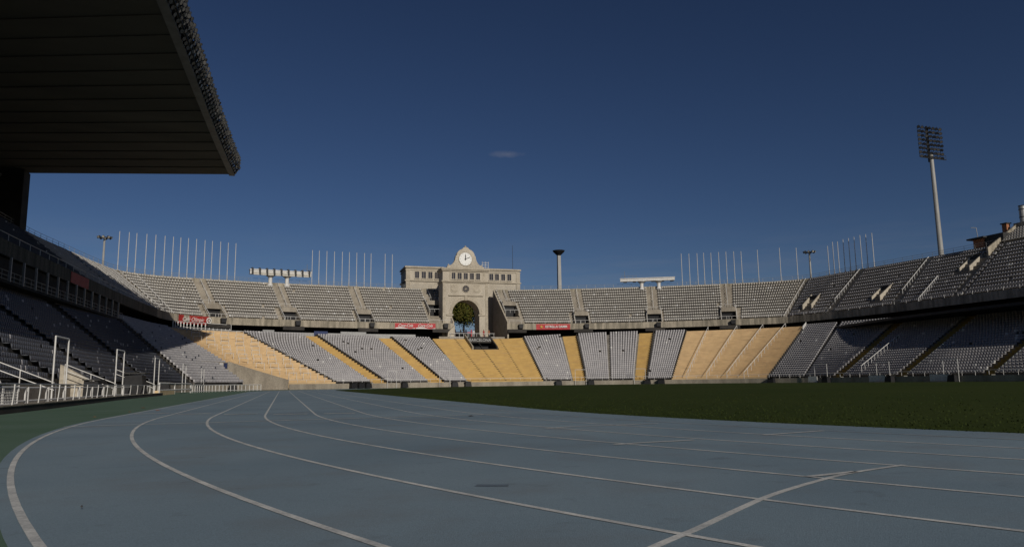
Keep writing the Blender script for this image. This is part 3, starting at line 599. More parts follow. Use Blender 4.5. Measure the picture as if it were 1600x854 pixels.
# ------------------------------------------------------------- vomitories, loudspeakers of the upper stand
def vomitory(u, label, far=True, r0=0):
    fr0, Ls = UPP.frame(u); fr = lambda q: fr0((q[0], q[1]+r0*Ls/14, q[2]+r0*(24.8-14.75)/13)); v = thing('stair_exit', label, 'exit', fr((0, 2, 0)), 'exits cut into the upper stand')
    row = Ls/14; rz = (24.8-14.75)/13
    z5 = rz*5; y5 = row*5
    for s in (-1, 1):
        x0, x1 = sorted((s*1.75, s*1.95)); mb = MB()
        mb.hexa([fr(q) for q in [(x0, .3, -.1), (x1, .3, -.1), (x1, y5, -.1), (x0, y5, -.1), (x0, .3, .9), (x1, .3, .9), (x1, y5, z5+.25), (x0, y5, z5+.25)]])
        mb.build('side_wall', M_STONE2 if far else M_STONE, v)
        mr = MB(); mr.bar(fr((s*1.85, .3, 1.5)), fr((s*1.85, y5+.2, z5+.75)), .07, 5)
        for f in (0, .5, 1): mr.bar(fr((s*1.85, .3+f*(y5-.1), .8+f*(z5-.6))), fr((s*1.85, .3+f*(y5-.1), 1.5+f*(z5-.75))), .05, 5)
        mr.build('handrail', M_WHITE, v)
    MB().box(-1.75, 1.75, y5-1.6, y5+.1, z5-.95, z5+.15, fr=fr).build('lintel', M_CONC, v)
    MB().box(-1.74, 1.74, y5-.9, y5+.0, -.35, z5-.96, fr=fr).build('opening', M_BLACK, v)
    MB().box(-1.74, 1.74, .02, y5-.91, -.6, -.3, fr=fr).build('landing', M_CONC, v)
    mb = MB(); mb.bar(fr((-1.8, -.1, 1.5)), fr((1.8, -.1, 1.5)), .05, 5)
    for x in (-1.8, -.6, .6, 1.8): mb.bar(fr((x, -.1, .7)), fr((x, -.1, 1.5)), .045, 4)
    mb.build('front_rail', M_WHITE, v)
    mb = MB(); mb.bar(fr((0, y5+.3, z5+1.0)), fr0((0, Ls-.3, 11.05)), .06, 5)
    for f in np.linspace(0, 1, 6):
        q = Vector(fr((0, y5+.3, z5))).lerp(Vector(fr0((0, Ls-.3, 10.05))), f); mb.bar(q, q+Vector((0, 0, 1)), .04, 4)
    mb.build('stair_rail', M_WHITE, v); mb = MB()
    for x in (-1.8, -.6, .6, 1.8): mb.bar(fr((x, y5-.2, z5+.1)), fr((x, y5-.2, z5+1.0)), .035, 4)
    mb.bar(fr((-1.8, y5-.2, z5+1.0)), fr((1.8, y5-.2, z5+1.0)), .035, 4)
    mb.build('lintel_rail', M_WHITE, v)
    MB().box(-2.4, 2.4, -.9, -.305, -1.6, -.75, fr=fr0).build('bracket_beam', M_DARKC, v)
def speaker(u, x, label):
    fr, Ls = UPP.frame(u); s = thing('loudspeaker', label, 'loudspeaker', fr((x, -.8, 0)), 'loudspeakers hung on the upper stand parapet')
    mb = MB(); mb.hexa([fr((x+a, -1.3+b, z)) for a, b, z in [(-.45, 0, -.5), (.45, 0, -.5), (.55, .8, -.75), (-.55, .8, -.75), (-.6, .1, .55), (.6, .1, .55), (.6, .9, .4), (-.6, .9, .4)]]); mb.build('cabinet', M_BLACK, s)
    MB().bar(fr((x, -.6, 0)), fr((x, -.2, .2)), .08, 5).build('bracket', M_DARKM, s)
names = ['leftmost stair exit of the far upper stand, beside the first red banner', 'second stair exit from the left, below the floodlit white gantry', 'third stair exit from the left in the far upper stand', 'stair exit directly left of the clock gate', 'stair exit directly right of the clock gate', 'stair exit beside the red banner with a star', 'stair exit below the plain white gantry', 'rightmost stair exit of the sunlit far stand']
SHORT = dict(zip(VOM_U, ['leftmost exit of the far upper stand', 'second exit from the left of the far upper stand', 'third exit from the left of the far upper stand', 'exit directly left of the clock gate', 'exit directly right of the clock gate', 'exit beside the red banner with a star', 'exit below the plain white gantry', 'rightmost exit of the sunlit far stand']))
for u, n_ in zip(VOM_U, names): vomitory(u, n_, r0=4 if u in (218.0, 237.1) else 0); speaker(u, .9, 'black loudspeaker under the '+SHORT[u])
def vom_side(u, t0, label, w=2.2):
    fr, Ls = UPP.frame(u, t0); v = thing('stair_exit', label, 'exit', fr((0, 0, 0)), 'exits cut into the upper stand')
    for s in (-1, 1):
        x0, x1 = sorted((s*w/2, s*(w/2+.25))); mb = MB()
        mb.hexa([fr(q) for q in [(x0, 0, .0), (x1, 0, .0), (x1, 3.6, .2), (x0, 3.6, .2), (x0, 0, 1.15), (x1, 0, 1.15), (x1, 3.6, 3.9), (x0, 3.6, 3.9)]]); mb.build('side_wall', M_STONE, v)
    MB().box(-w/2, w/2, 2.6, 3.5, .2, 3.4, fr=fr).build('opening', M_BLACK, v)
for u, t0, lb in ((307.5, .22, 'first stair exit of the shaded right upper stand, nearest the corner'), (325.8, .22, 'middle stair exit of the shaded right upper stand'), (343.5, .58, 'high stair exit of the right upper stand below the brick hut')): vom_side(u, t0, lb)
def slope_rail(tier, u, t0, t1, label, h=1.0, r=.06, n=8, x=0, two=False):
    fr, Ls = tier.frame(u); zz = lambda t: float(tier.pt(u, np.float64(t))[2])-tier.z0
    mb = MB()
    mb.bar(fr((x, Ls*t0, zz(t0)+h)), fr((x, Ls*t1, zz(t1)+h)), r, 6)
    if two: mb.bar(fr((x, Ls*t0, zz(t0)+h*.55)), fr((x, Ls*t1, zz(t1)+h*.55)), r, 6)
    for f in np.linspace(t0, t1, n): mb.bar(fr((x, Ls*f, zz(f)-.1)), fr((x, Ls*f, zz(f)+h)), r*.8, 5)
    return tag(mb.build('handrail', M_WHITE), label, 'handrail')
for u, t0, t1, lb in ((314.0, .3, 1, 'sloping white handrail of the right upper stand nearest the corner'), (332.0, .3, 1, 'sloping white handrail in the middle of the right upper stand'), (338.5, .05, .5, 'sloping white handrail low in the right upper stand below the high exit'), (303.0, 0, 1, 'white handrail where the sunlit end stand meets the shaded right stand'), (151.4, 0, 1, 'white handrail where the left stand meets the far end stand'), (155.0, 0, .98, 'white handrail beside the seats at the left corner of the far upper stand')):
    slope_rail(UPP, u, t0, t1, lb, n=12)
# rails crowding the far left upper corner
for k, u in enumerate(np.linspace(126, 149, 9)):
    slope_rail(UPP, u, .05, .98, '%s sloping white rail from the left in the upper left corner stand' % ORD[k], h=1.0, r=.045, n=12)['group'] = 'sloping rails of the upper left corner'
# rails in the lower stand
for u, t0, t1, lb in ((217.9, 0, 1, 'first white stair rail of the right sand coloured block'), (222.1, 0, 1, 'second white stair rail of the right sand coloured block'), (226.4, 0, 1, 'third white stair rail of the right sand coloured block'), (230.1, 0, 1, 'fourth white stair rail of the right sand coloured block'), (235.3, .9, 1, 'short white post at the top right of the sand coloured block'), (255.0, .06, .62, 'bright white handrail among the grey seats of the right lower stand')):
    slope_rail(LOW, u, t0, t1, lb, h=1.25 if u < 240 else 1.3, n=14, r=.055)
for u, k in ((174.8, 0), (178.9, 1), (183.1, 2)):
    fr, Ls = LOW.frame(u); mb = MB()
    for i in range(26):
        z = float(LOW.rowz(u, i))-1; mb.box(-.12, .12, Ls*i/26, Ls*(i+1)/26, z+.2, z+.42, fr=fr)
    tag(mb.build('aisle_kerb', M_DARKC), '%s thin dark aisle line from the left in the ochre block below the gate' % ORD[k], 'aisle')
for yr_, k in ((24.5, 'nearest'), (39.7, 'second nearest'), (56.6, 'third nearest'), (98.5, 'farthest')):
    mb = MB(); A_ = Vector((-53.65, yr_, 0)); B_ = Vector((-57.0, yr_, 0)) if yr_ < 90 else Vector((-60, yr_+2, 0))
    for h0, h1 in ((1.0, 2.42), (.62, 2.0)): mb.bar(A_+Vector((0, 0, h0)), B_+Vector((0, 0, h1)), .028, 6)
    for f in (0, .5, 1): q = A_.lerp(B_, f); mb.bar(q+Vector((0, 0, .1+f*1.0)), q+Vector((0, 0, 1.0+1.42*f)), .028, 6)
    tag(mb.build('handrail', M_WHITE), 'white double handrail of the %s stairway in the left lower stand' % k, 'handrail')
# crush barriers on the left sand block and a few on the ochre one
def barrier(u, t, tier=LOW):
    fr, Ls = tier.frame(u, t); mb = MB(); w_ = .85; z0 = .25
    for x in (-w_, w_): mb.bar((x, 0, z0-.4), (x, 0, z0+1.1), .04, 5)
    mb.bar((-w_, 0, z0+1.1), (w_, 0, z0+1.1), .045, 5)
    return mb, fr
bm, _ = barrier(130, .5); bme = bm.build('crush_barrier', M_WHITE).data; bpy.data.objects.remove(bpy.data.objects['crush_barrier'])
def place_barrier(u, t, label, group):
    fr, Ls = LOW.frame(u, t); o = bpy.data.objects.new('crush_barrier', bme); col.objects.link(o); o.location = fr((0, 0, 0)); x = fr((1, 0, 0))-fr((0, 0, 0)); o.rotation_euler = (0, 0, math.atan2(x.y, x.x)); tag(o, label, 'barrier', group)
for r_ in range(11):
    for c_ in range(5):
        u = 124.2+3.5*c_+(r_ % 2)*1.6; t = .06+.085*r_
        if u > 139 or u < 121.5+cutY(t)+1.2: continue
        place_barrier(u, t, 'white crush barrier of the left sand terrace, %s row up, %s from the left' % (ORD[r_], ORD[c_]), 'crush barriers on the left sand coloured terrace')
# ground-level entrance in the left corner
en = thing('entrance_passage', 'pale concrete side walls of the passage cut into the left corner of the lower stand', 'passage', (-46, 115, 0))
us = np.array([121.5+cutY(t) for t in np.linspace(0, TP, 9)]); ts = np.linspace(0, TP, 9); pts = [LOW.pt(u, np.float64(t)) for u, t in zip(us, ts)]
mb = MB()
for a, b in zip(pts[:-1], pts[1:]):
    d = Vector((b[0]-a[0], b[1]-a[1], 0)).normalized(); n = Vector((-d.y, d.x, 0))*.3
    mb.hexa([(a[0], a[1], 0), (b[0], b[1], 0), (b[0]+n.x, b[1]+n.y, 0), (a[0]+n.x, a[1]+n.y, 0), (a[0], a[1], a[2]+.75), (b[0], b[1], b[2]+.75), (b[0]+n.x, b[1]+n.y, b[2]+.75), (a[0]+n.x, a[1]+n.y, a[2]+.75)])
mb.build('side_wall', M_CONC, en)
pA = LOW.pt(121.5-2.7, np.float64(TP)); pB = LOW.pt(121.6, np.float64(TP)); dx = (pB-pA)[:2]
fe = frame((pA[0], pA[1], 0), dx); wl = float(np.linalg.norm(dx))
MB().box(-4.5, wl+.1, 0, .4, 0, pA[2]+.6, fr=fe).build('back_wall', M_CONC, en)
MB().box(.2, wl-.1, -.06, .0, 0, 2.4, fr=fe).build('doorway', M_BLACK, en)
for k, x in enumerate((-2.6, -1.2, .3, 1.6)): MB().box(x, x+1.05, -.05, -.004, pA[2]-.5, pA[2]+.45, fr=fe).build('blue_plaque', M_BLUE if k != 2 else M_TXT, en)
tag(sheet('passage_floor', [tuple(W.at(117.5)[:2]), tuple(W.at(129)[:2]), tuple(pB[:2]), tuple(pA[:2])], .02, M_STEP))

# ------------------------------------------------------------- tunnel mouth below the gate
fr, Ls = LOW.frame(179.3); tm = thing('tunnel_mouth', 'dark hooded tunnel mouth at the top of the ochre block below the gate', 'tunnel', fr((0, Ls*.76, 8)))
slope = 10.3/Ls
ya, yb = Ls*19/26, Ls+.3; zt = 10.6; za = float(LOW.rowz(179.3, 18))-1.0+.32
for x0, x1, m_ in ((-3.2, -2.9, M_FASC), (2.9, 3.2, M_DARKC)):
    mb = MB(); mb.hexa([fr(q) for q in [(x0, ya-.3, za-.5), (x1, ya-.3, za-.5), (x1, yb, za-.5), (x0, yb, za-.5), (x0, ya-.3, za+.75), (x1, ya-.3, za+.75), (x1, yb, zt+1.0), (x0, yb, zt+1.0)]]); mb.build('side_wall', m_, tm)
MB().box(-2.9, 2.9, yb-.9, yb, za, zt+.3, fr=fr).build('opening', M_BLACK, tm)
MB().box(-2.9, 2.9, ya+.01, yb-.9, za-.5, za+.01, fr=fr).build('floor', M_DARKC, tm)
MB().box(-2.9, 2.9, ya-.1, ya+.0, za-.5, za+.25, fr=fr).build('sill', M_DARKC, tm)
MB().box(-2.9, 2.9, yb-2.6, yb-2.3, zt-1.15, zt+.35, fr=fr).build('sign_board', M_DARKC, tm)
text('BARCELONA', 1.0, tm, M_METAL, fr, 0, zt-.5, yb-2.66, sx=.95, bold=.012)

# ------------------------------------------------------------- banners
def banner(u0, u1, m_, label, zb=13.95, zt_=15.35, name='banner'):
    b = thing(name, label, 'banner', tuple(offc(F, [(u0+u1)/2], -.4)[0]), 'banners on the upper stand parapet')
    wallstrip(F, u0, u1, -.36, zb, zt_, .04, seg=1.0).build('cloth', m_, b)
    a, c = offc(F, [u0], -.37)[0], offc(F, [u1], -.37)[0]; d = c-a; f_ = frame((*((a+c)/2)[:2], (zb+zt_)/2), d[:2]); return b, f_, float(np.linalg.norm(d[:2]))
b, f_, w_ = banner(155.9, 165.4, M_RED, 'dark red banner with white script and a round white emblem, leftmost on the parapet', 13.7, 15.45)
text('Café Olímpic', 1.15, b, M_TXT, f_, -1.0, .0, -.2, shear=.4, sx=.85)
mb = MB(); n = 24
for i in range(n):
    a, c = 2*math.pi*i/n, 2*math.pi*(i+1)/n; mb.quad(*[f_((2.9+r*math.cos(t), -.22, r*math.sin(t))) for r, t in ((.42, a), (.66, a), (.66, c), (.42, c))])
mb.bar(f_((2.9, -.22, 0)), f_((2.9, -.24, 0)), .2, 10); mb.build('emblem', M_TXT, b)
b, f_, w_ = banner(206.5, 216.5, M_CRED, 'pink red banner with the same white script word twice, left of the gate')
for x in (-2.5, 2.35): text('Coca-Cola', .98, b, M_TXT, f_, x, .12, -.1, shear=.5, sx=.85, bold=.01)
mb = MB()
for x0 in (-4.9, .1):
    for k in range(12):
        a, c = x0+k*.4, x0+(k+1)*.4; h = lambda x: -.42+.16*math.sin((x-x0)/4.8*2*math.pi)
        mb.quad(f_((a, -.09, -.62)), f_((c, -.09, -.62)), f_((c, -.09, h(c))), f_((a, -.09, h(a))))
mb.build('wave', M_TXT, b)
b, f_, w_ = banner(242.1, 250.8, M_CRED, 'bright red banner with a golden star and white capitals, right of the gate')
text('ESTRELLA DAMM', .82, b, M_TXT, f_, .75, 0, -.12, bold=.02, sx=.9)
mb = MB(); P_ = [f_((-3.0+r*math.sin(math.pi*i/5), -.12, r*math.cos(math.pi*i/5))) for i, r in enumerate([.48, .2]*5)]; mb.poly(P_[::-1]); mb.build('star', M_GOLD, b)
b, f_, w_ = banner(95.3, 103.0, M_RED, 'dim red banner in deep shade on the left stand parapet')

# ------------------------------------------------------------- clock gate
GY = 162.5
gx = lambda px: 1.1+(px-727)*.1644
gz = lambda py: .74+(598.6-py)*.1624
gate = thing('marathon_gate', 'pale stone gate tower with a clock gable, tall arch and two windowed wings', 'gate', (1.1, GY+3, 11))
def prism(mb, outline, y0, y1, mi=0):
    a = [(x, y0, z) for x, z in outline]; b = [(x, y1, z) for x, z in outline]
    mb.poly(a, mi); mb.poly(b[::-1], mi); n = len(outline)
    for i in range(n): j = (i+1) % n; mb.poly([a[i], b[i], b[j], a[j]], mi)
xl, xr, ar, axc, zs = gx(692), gx(763), 3.5, gx(728), 18.0
ztw = gz(424)
mb = MB()
prism(mb, [(xl, 11), (axc-ar, 11), (axc-ar, zs)]+[(axc-ar*math.cos(math.pi*i/24), zs+ar*math.sin(math.pi*i/24)) for i in range(1, 24)]+[(axc+ar, zs), (axc+ar, 11), (xr, 11), (xr, ztw), (xl, ztw)], GY, GY+5)
mb.build('tower', M_STONE, gate)
# archivolt, imposts and pilaster strips
mb = MB(); n = 24
for i in range(n):
    a, c = math.pi*i/n, math.pi*(i+1)/n
    P_ = [(axc-r*math.cos(t), zs+r*math.sin(t)) for r, t in ((ar+.02, a), (ar+.75, a), (ar+.75, c), (ar+.02, c))]
    mb.hexa([(P_[0][0], GY-.12, P_[0][1]), (P_[1][0], GY-.12, P_[1][1]), (P_[2][0], GY-.12, P_[2][1]), (P_[3][0], GY-.12, P_[3][1])]+[(p[0], GY-.003, p[1]) for p in P_])
mb.box(axc-ar-1.5, axc-ar+.25, GY-.2, GY+.5, zs-.5, zs-.1); mb.box(axc+ar-.25, axc+ar+1.5, GY-.2, GY+.5, zs-.5, zs-.1)
mb.box(axc-.35, axc+.35, GY-.25, GY-.003, zs+ar-.1, zs+ar+1.0)
mb.build('arch_trim', M_STONE2, gate)
mb = MB()
mb.box(xl-.45, xr+.45, GY-.55, GY+5.3, ztw, ztw+.45); mb.box(xl-.25, xr+.25, GY-.3, GY+5.15, ztw-.35, ztw-.002)
mb.box(xl-.35, xr+.35, GY-.4, GY+5.2, gz(443), gz(441)); mb.box(xl-.15, xr+.15, GY-.18, GY+5.1, gz(444.6), gz(443)-.002)
mb.box(gx(701), gx(755), GY-.3, GY-.003, gz(464.6), gz(463.2))
mb.box(xl-.003, gx(696), GY-.1, GY+.2, 11, gz(444.7)); mb.box(gx(759), xr+.003, GY-.1, GY+.2, 11, gz(444.7))
for p in (704.2, 757): mb.box(gx(p)-.3, gx(p)+.3, GY-.08, GY+.2, gz(441)+.002, ztw-.36)
mb.build('cornice', M_STONE2, gate)
for x in (mb,): pass
for cxp in (709.5, 745.5):   # relief shields
    mb = MB(); o_ = [(-.95, 1.05), (.95, 1.05), (.95, -.6), (.55, -1.0), (-.55, -1.0), (-.95, -.6)]
    prism(mb, [(gx(cxp)+x, gz(453)+z) for x, z in o_][::-1], GY-.07, GY-.003)
    prism(mb, [(gx(cxp)+x*.72, gz(453)+z*.72) for x, z in o_][::-1], GY-.14, GY-.072); mb.build('relief_panel', M_STONE2, gate)
MB().bar((gx(728), GY-.002, gz(453.5)), (gx(728), GY-.05, gz(453.5)), .85, 24).build('round_window', M_GLASS, gate)
mb = MB()
for a in (0, math.pi/2, math.pi/4, -math.pi/4): mb.bar((gx(728)-.82*math.cos(a), GY-.08, gz(453.5)-.82*math.sin(a)), (gx(728)+.82*math.cos(a), GY-.08, gz(453.5)+.82*math.sin(a)), .04, 4)
for i in range(20):
    a, c = 2*math.pi*i/20, 2*math.pi*(i+1)/20; mb.bar((gx(728)+.9*math.cos(a), GY-.08, gz(453.5)+.9*math.sin(a)), (gx(728)+.9*math.cos(c), GY-.08, gz(453.5)+.9*math.sin(c)), .08, 5)
mb.build('round_window_frame', M_STONE2, gate)
def gwin(px, w_=6.0, y=GY, wing=False):
    x0, x1, z0, z1 = gx(px)-w_*.082, gx(px)+w_*.082, gz(438.6 if not wing else 438.8), gz(428.6 if not wing else 429)
    o = MB().box(x0, x1, y-.02, y+.02, z0, z1).build('window', M_GLASS, gate)
    f = MB(); t = .13
    f.box(x0-t, x0, y-.14, y-.003, z0-t, z1+t); f.box(x1, x1+t, y-.14, y-.003, z0-t, z1+t); f.box(x0, x1, y-.14, y-.003, z1, z1+t); f.box(x0-.2, x1+.2, y-.22, y-.003, z0-t-.1, z0)
    f.box((x0+x1)/2-.03, (x0+x1)/2+.03, y-.06, y-.021, z0, z1)
    q = f.build('window_frame', M_STONE, o)
for px in (708.5, 718.3, 728, 737.7, 747.5): gwin(px)
# gable with the clock
half = [(29.5, 424), (29, 421.2), (25.5, 420.2), (22, 418.3), (19, 415.2), (17, 411.5), (16.2, 408), (15.6, 404.5), (13.8, 403.5), (14.2, 402), (12.5, 398.5), (9.5, 395.4), (5.5, 393.6), (4.2, 391.8), (2.2, 390.6), (0, 390.2)]
og = [(gx(728-h), gz(y)+.45) for h, y in half]+[(gx(728+h), gz(y)+.45) for h, y in half[::-1][1:]]
mb = MB(); prism(mb, og, GY-.1, GY+1.1); mb.build('gable', M_STONE, gate)
cz = gz(407.2)+.1; cxx = gx(727.5)
ck = MB().bar((cxx, GY-.105, cz), (cxx, GY-.2, cz), 1.66, 40).build('clock', M_DIAL, gate)
mb = MB()
for i in range(40):
    a, c = 2*math.pi*i/40, 2*math.pi*(i+1)/40; mb.bar((cxx+1.72*math.cos(a), GY-.16, cz+1.72*math.sin(a)), (cxx+1.72*math.cos(c), GY-.16, cz+1.72*math.sin(c)), .1, 5)
mb.build('clock_rim', M_STONE2, ck)
mb = MB()
for i in range(12):
    a = math.pi*i/6; mb.bar((cxx+1.3*math.sin(a), GY-.225, cz+1.3*math.cos(a)), (cxx+1.45*math.sin(a), GY-.225, cz+1.45*math.cos(a)), .05, 4)
mb.build('hour_marks', M_BLACK, ck)
for nm, a, l_, r_ in (('hour_hand', R(0), 1.1, .1), ('minute_hand', R(68), 1.32, .07)):
    MB().bar((cxx-.35*math.sin(a), GY-.25, cz-.35*math.cos(a)), (cxx+l_*math.sin(a), GY-.25, cz+l_*math.cos(a)), r_, 4).build(nm, M_BLACK, ck)
mb = MB(); mb.lathe((gx(728), GY+.4, gz(390.4)+.45), [(.3, 0), (.16, .08), (.25, .2), (.18, .35), (.03, .45)], 10); mb.build('finial', M_STONE2, gate)
for p in (701.5, 753.5): MB().lathe((gx(p), GY+.4, ztw+.45), [(.3, 0), (.3, .3), (.18, .4), (.3, .75), (.05, 1.1)], 8).build('urn', M_STONE2, gate)
# wings, standing behind the rim of the upper stand
WY = 177.2; kw = (WY+20.5)/(GY+20.5)
wx = lambda px: CAM.x+(gx(px)-CAM.x)*kw
wz = lambda py: .74+(gz(py)-.74)*kw
def wwin(px):
    y = WY; x0, x1, z0, z1 = wx(px)-.55, wx(px)+.55, wz(438.8), wz(428.6); t = .15
    o = MB().box(x0, x1, y-.02, y+.02, z0, z1).build('window', M_GLASS, gate); f = MB()
    f.box(x0-t, x0, y-.14, y-.003, z0-t, z1+t); f.box(x1, x1+t, y-.14, y-.003, z0-t, z1+t); f.box(x0, x1, y-.14, y-.003, z1, z1+t); f.box(x0-.2, x1+.2, y-.22, y-.003, z0-t-.1, z0)
    f.box((x0+x1)/2-.03, (x0+x1)/2+.03, y-.06, y-.021, z0, z1); f.build('window_frame', M_STONE, o)
for side, p0, p1, wins in (('left', 636, 694, (652.5, 662.8, 672.8, 683)), ('right', 759, 815, (768.6, 777.8, 787.8, 797.8))):
    y = WY; x0, x1 = wx(p0), wx(p1); zt2 = wz(423)
    MB().box(x0, x1, y, y+9, 11, zt2).build('wing', M_STONE, gate)
    mb = MB(); e0 = -.35 if side == 'left' else 0; e1 = .35 if side == 'right' else 0
    mb.box(x0+e0, x1+e1, y-.35, y+9.3, zt2, zt2+.45); mb.box(x0+e0*.6, x1+e1*.6, y-.15, y+9.1, wz(426.5), wz(425)); mb.box(x0+e0, x1+e1, y-.3, y+9.2, wz(443.5), wz(441.6))
    ex = x0 if side == 'left' else x1-1.0
    mb.box(ex-.06, ex+1.06, y-.2, y+.5, 11, wz(443.6)-.002); mb.box(ex-.06, ex+1.06, y-.2, y+.5, wz(441.6)+.002, wz(426.6)-.002)
    mb.build('wing_cornice', M_STONE2, gate)
    for px in wins: wwin(px)
mb = MB()
for z in (.6, 1.2, 1.8):
    mb.bar((gx(756), GY+1, ztw+.45+z), (gx(766), GY+1, ztw+.45+z), .06, 4)
for p in (756, 761, 766): mb.bar((gx(p), GY+1, ztw+.4), (gx(p), GY+1, ztw+2.5), .06, 4)
mb.build('roof_railing', M_WHITE, gate)
MB().box(xl-1.5, xr+3.5, GY-3.0, GY+14, 11.0, 12.1).build('threshold', M_CONC, gate)
mb = MB()
for x in np.arange(gx(700), gx(768), 1.1): mb.bar((x, GY-3.1, 11.3), (x, GY-3.1, 12.9), .05, 4)
for z in (12.0, 12.9): mb.bar((gx(699), GY-3.1, z), (gx(768), GY-3.1, z), .06, 4)
tag(mb.build('gate_railing', M_WHITE), 'white railing across the foot of the clock gate above the ochre block', 'railing')
mb = MB(); mb.hexa([(gx(695), GY-2.8, 11), (gx(707), GY-2.8, 11), (gx(707), GY-.3, 11), (gx(695), GY-.3, 11), (gx(697), GY-2.8, 13.2), (gx(707), GY-2.8, 14.9), (gx(707), GY-.3, 14.9), (gx(697), GY-.3, 13.2)])
tag(mb.build('stone_block', M_STONE), 'sloping pale stone block at the left foot of the clock gate', 'block')
# red gate seen through the arch
rgk = thing('red_fence', 'red fence seen through the arch under the tree', 'fence', (3, 178, 11))
for x in np.arange(-4, 11, 1.5): MB().box(x-.12, x+.12, 178, 178.25, 11, 15.2).build('post', M_CRED, rgk)
for z in (13.0, 14.3): MB().box(-4, 11, 178.26, 178.4, z, z+.25).build('rail', M_CRED, rgk)
MB().box(-4, 11, 178.5, 178.6, 11, 14.1).build('panel', M_DARKM, rgk)
# tree behind the arch
def tree(loc, h, cr, label, n=9000, group=None):
    t = thing('broadleaf_tree', label, 'tree', loc, group); loc = Vector(loc); mb = MB(); rn = random.Random(hash(label) % 9999+3)
    top = loc+Vector((0, 0, h-cr*1.3)); mb.bar(loc, top, .32, 8, .2)
    cen = loc+Vector((0, 0, h-cr)); tips = []
    for i in range(30):
        a = rn.uniform(0, 6.28); e = rn.uniform(-1.1, 1.4); d = Vector((math.cos(a)*math.cos(e), math.sin(a)*math.cos(e), math.sin(e))); p = cen+d*cr*rn.uniform(.35, .8); mb.bar(top, p, .1, 5, .03); tips.append(p)
    mb.build('trunk', M_BARK, t)
    lv = MB()
    for k in range(n):
        c = rn.choice(tips); p = c+Vector((rn.gauss(0, 1), rn.gauss(0, 1), rn.gauss(0, .8)))*cr*.22; s = rn.uniform(.16, .34)
        a = Vector((rn.uniform(-1, 1), rn.uniform(-1, 1), rn.uniform(-1, 1))).normalized(); b_ = a.orthogonal().normalized(); lv.quad(p-a*s, p-b_*s*.6, p+a*s, p+b_*s*.6)
    lv.build('crown', M_LEAF, t)
tree((7.2, 190, 11), 15.2, 5.0, 'round green tree framed by the arch of the clock gate')
# visitors at the foot of the gate
def person(x, y, z, shirt, label, rz=0, armr=.25):
    v = [(0, 0, .95), (0, 0, 1.2), (0, 0, 1.42), (0, 0, 1.52), (0, -.01, 1.66), (.1, 0, .9), (.11, -.02, .5), (.11, .0, .08), (.12, -.12, .04), (-.1, 0, .9), (-.12, .05, .5), (-.11, .08, .08), (-.11, -.05, .04), (.19, 0, 1.38), (.26, .02, 1.1), (.25, -.1*armr*4, .87), (-.19, 0, 1.38), (-.26, .02, 1.1), (-.24, -.12, .88)]
    e = [(0, 1), (1, 2), (2, 3), (3, 4), (0, 5), (5, 6), (6, 7), (7, 8), (0, 9), (9, 10), (10, 11), (11, 12), (2, 13), (13, 14), (14, 15), (2, 16), (16, 17), (17, 18)]
    rd = [.15, .14, .13, .06, .1, .1, .07, .05, .04, .1, .07, .05, .04, .06, .045, .035, .06, .045, .035]
    me = bpy.data.meshes.new('person'); me.from_pydata(v, e, []); me.materials.append(shirt)
    o = bpy.data.objects.new('person', me); col.objects.link(o); o.location = (x, y, z); o.rotation_euler = (0, 0, rz)
    md = o.modifiers.new('skin', 'SKIN'); sv = me.skin_vertices[0].data
    for i, r_ in enumerate(rd): sv[i].radius = (r_, r_)
    sv[0].use_root = True
    o.modifiers.new('sub', 'SUBSURF').levels = 1; tag(o, label, 'person')
    hb = MB(); hb.lathe((x, y, z+1.56), [(.05, 0), (.09, .04), (.11, .12), (.1, .2), (.05, .26), (.01, .27)], 10); h = hb.build('head', M_SKIN, o)
    hh = MB(); hh.lathe((x, y+.012, z+1.68), [(.115, 0), (.12, .06), (.08, .15), (.02, .175)], 10); hh.build('hair', M_DARKM, o)
person(gx(752), GY-2.5, 12.1, M_RED, 'person in dark red standing at the foot of the gate tower, right of the arch', .4)
person(gx(760), GY-2.5, 12.1, M_BRICK, 'person in an orange brown top standing at the right corner of the gate', -.5)
person(gx(736.7), GY-2.4, 12.1, M_WHITE, 'person dressed in white standing in front of the arch opening', .2)
person(gx(717), GY-2.2, 12.1, M_DARKM, 'person in dark clothes standing at the left of the arch opening', .9)

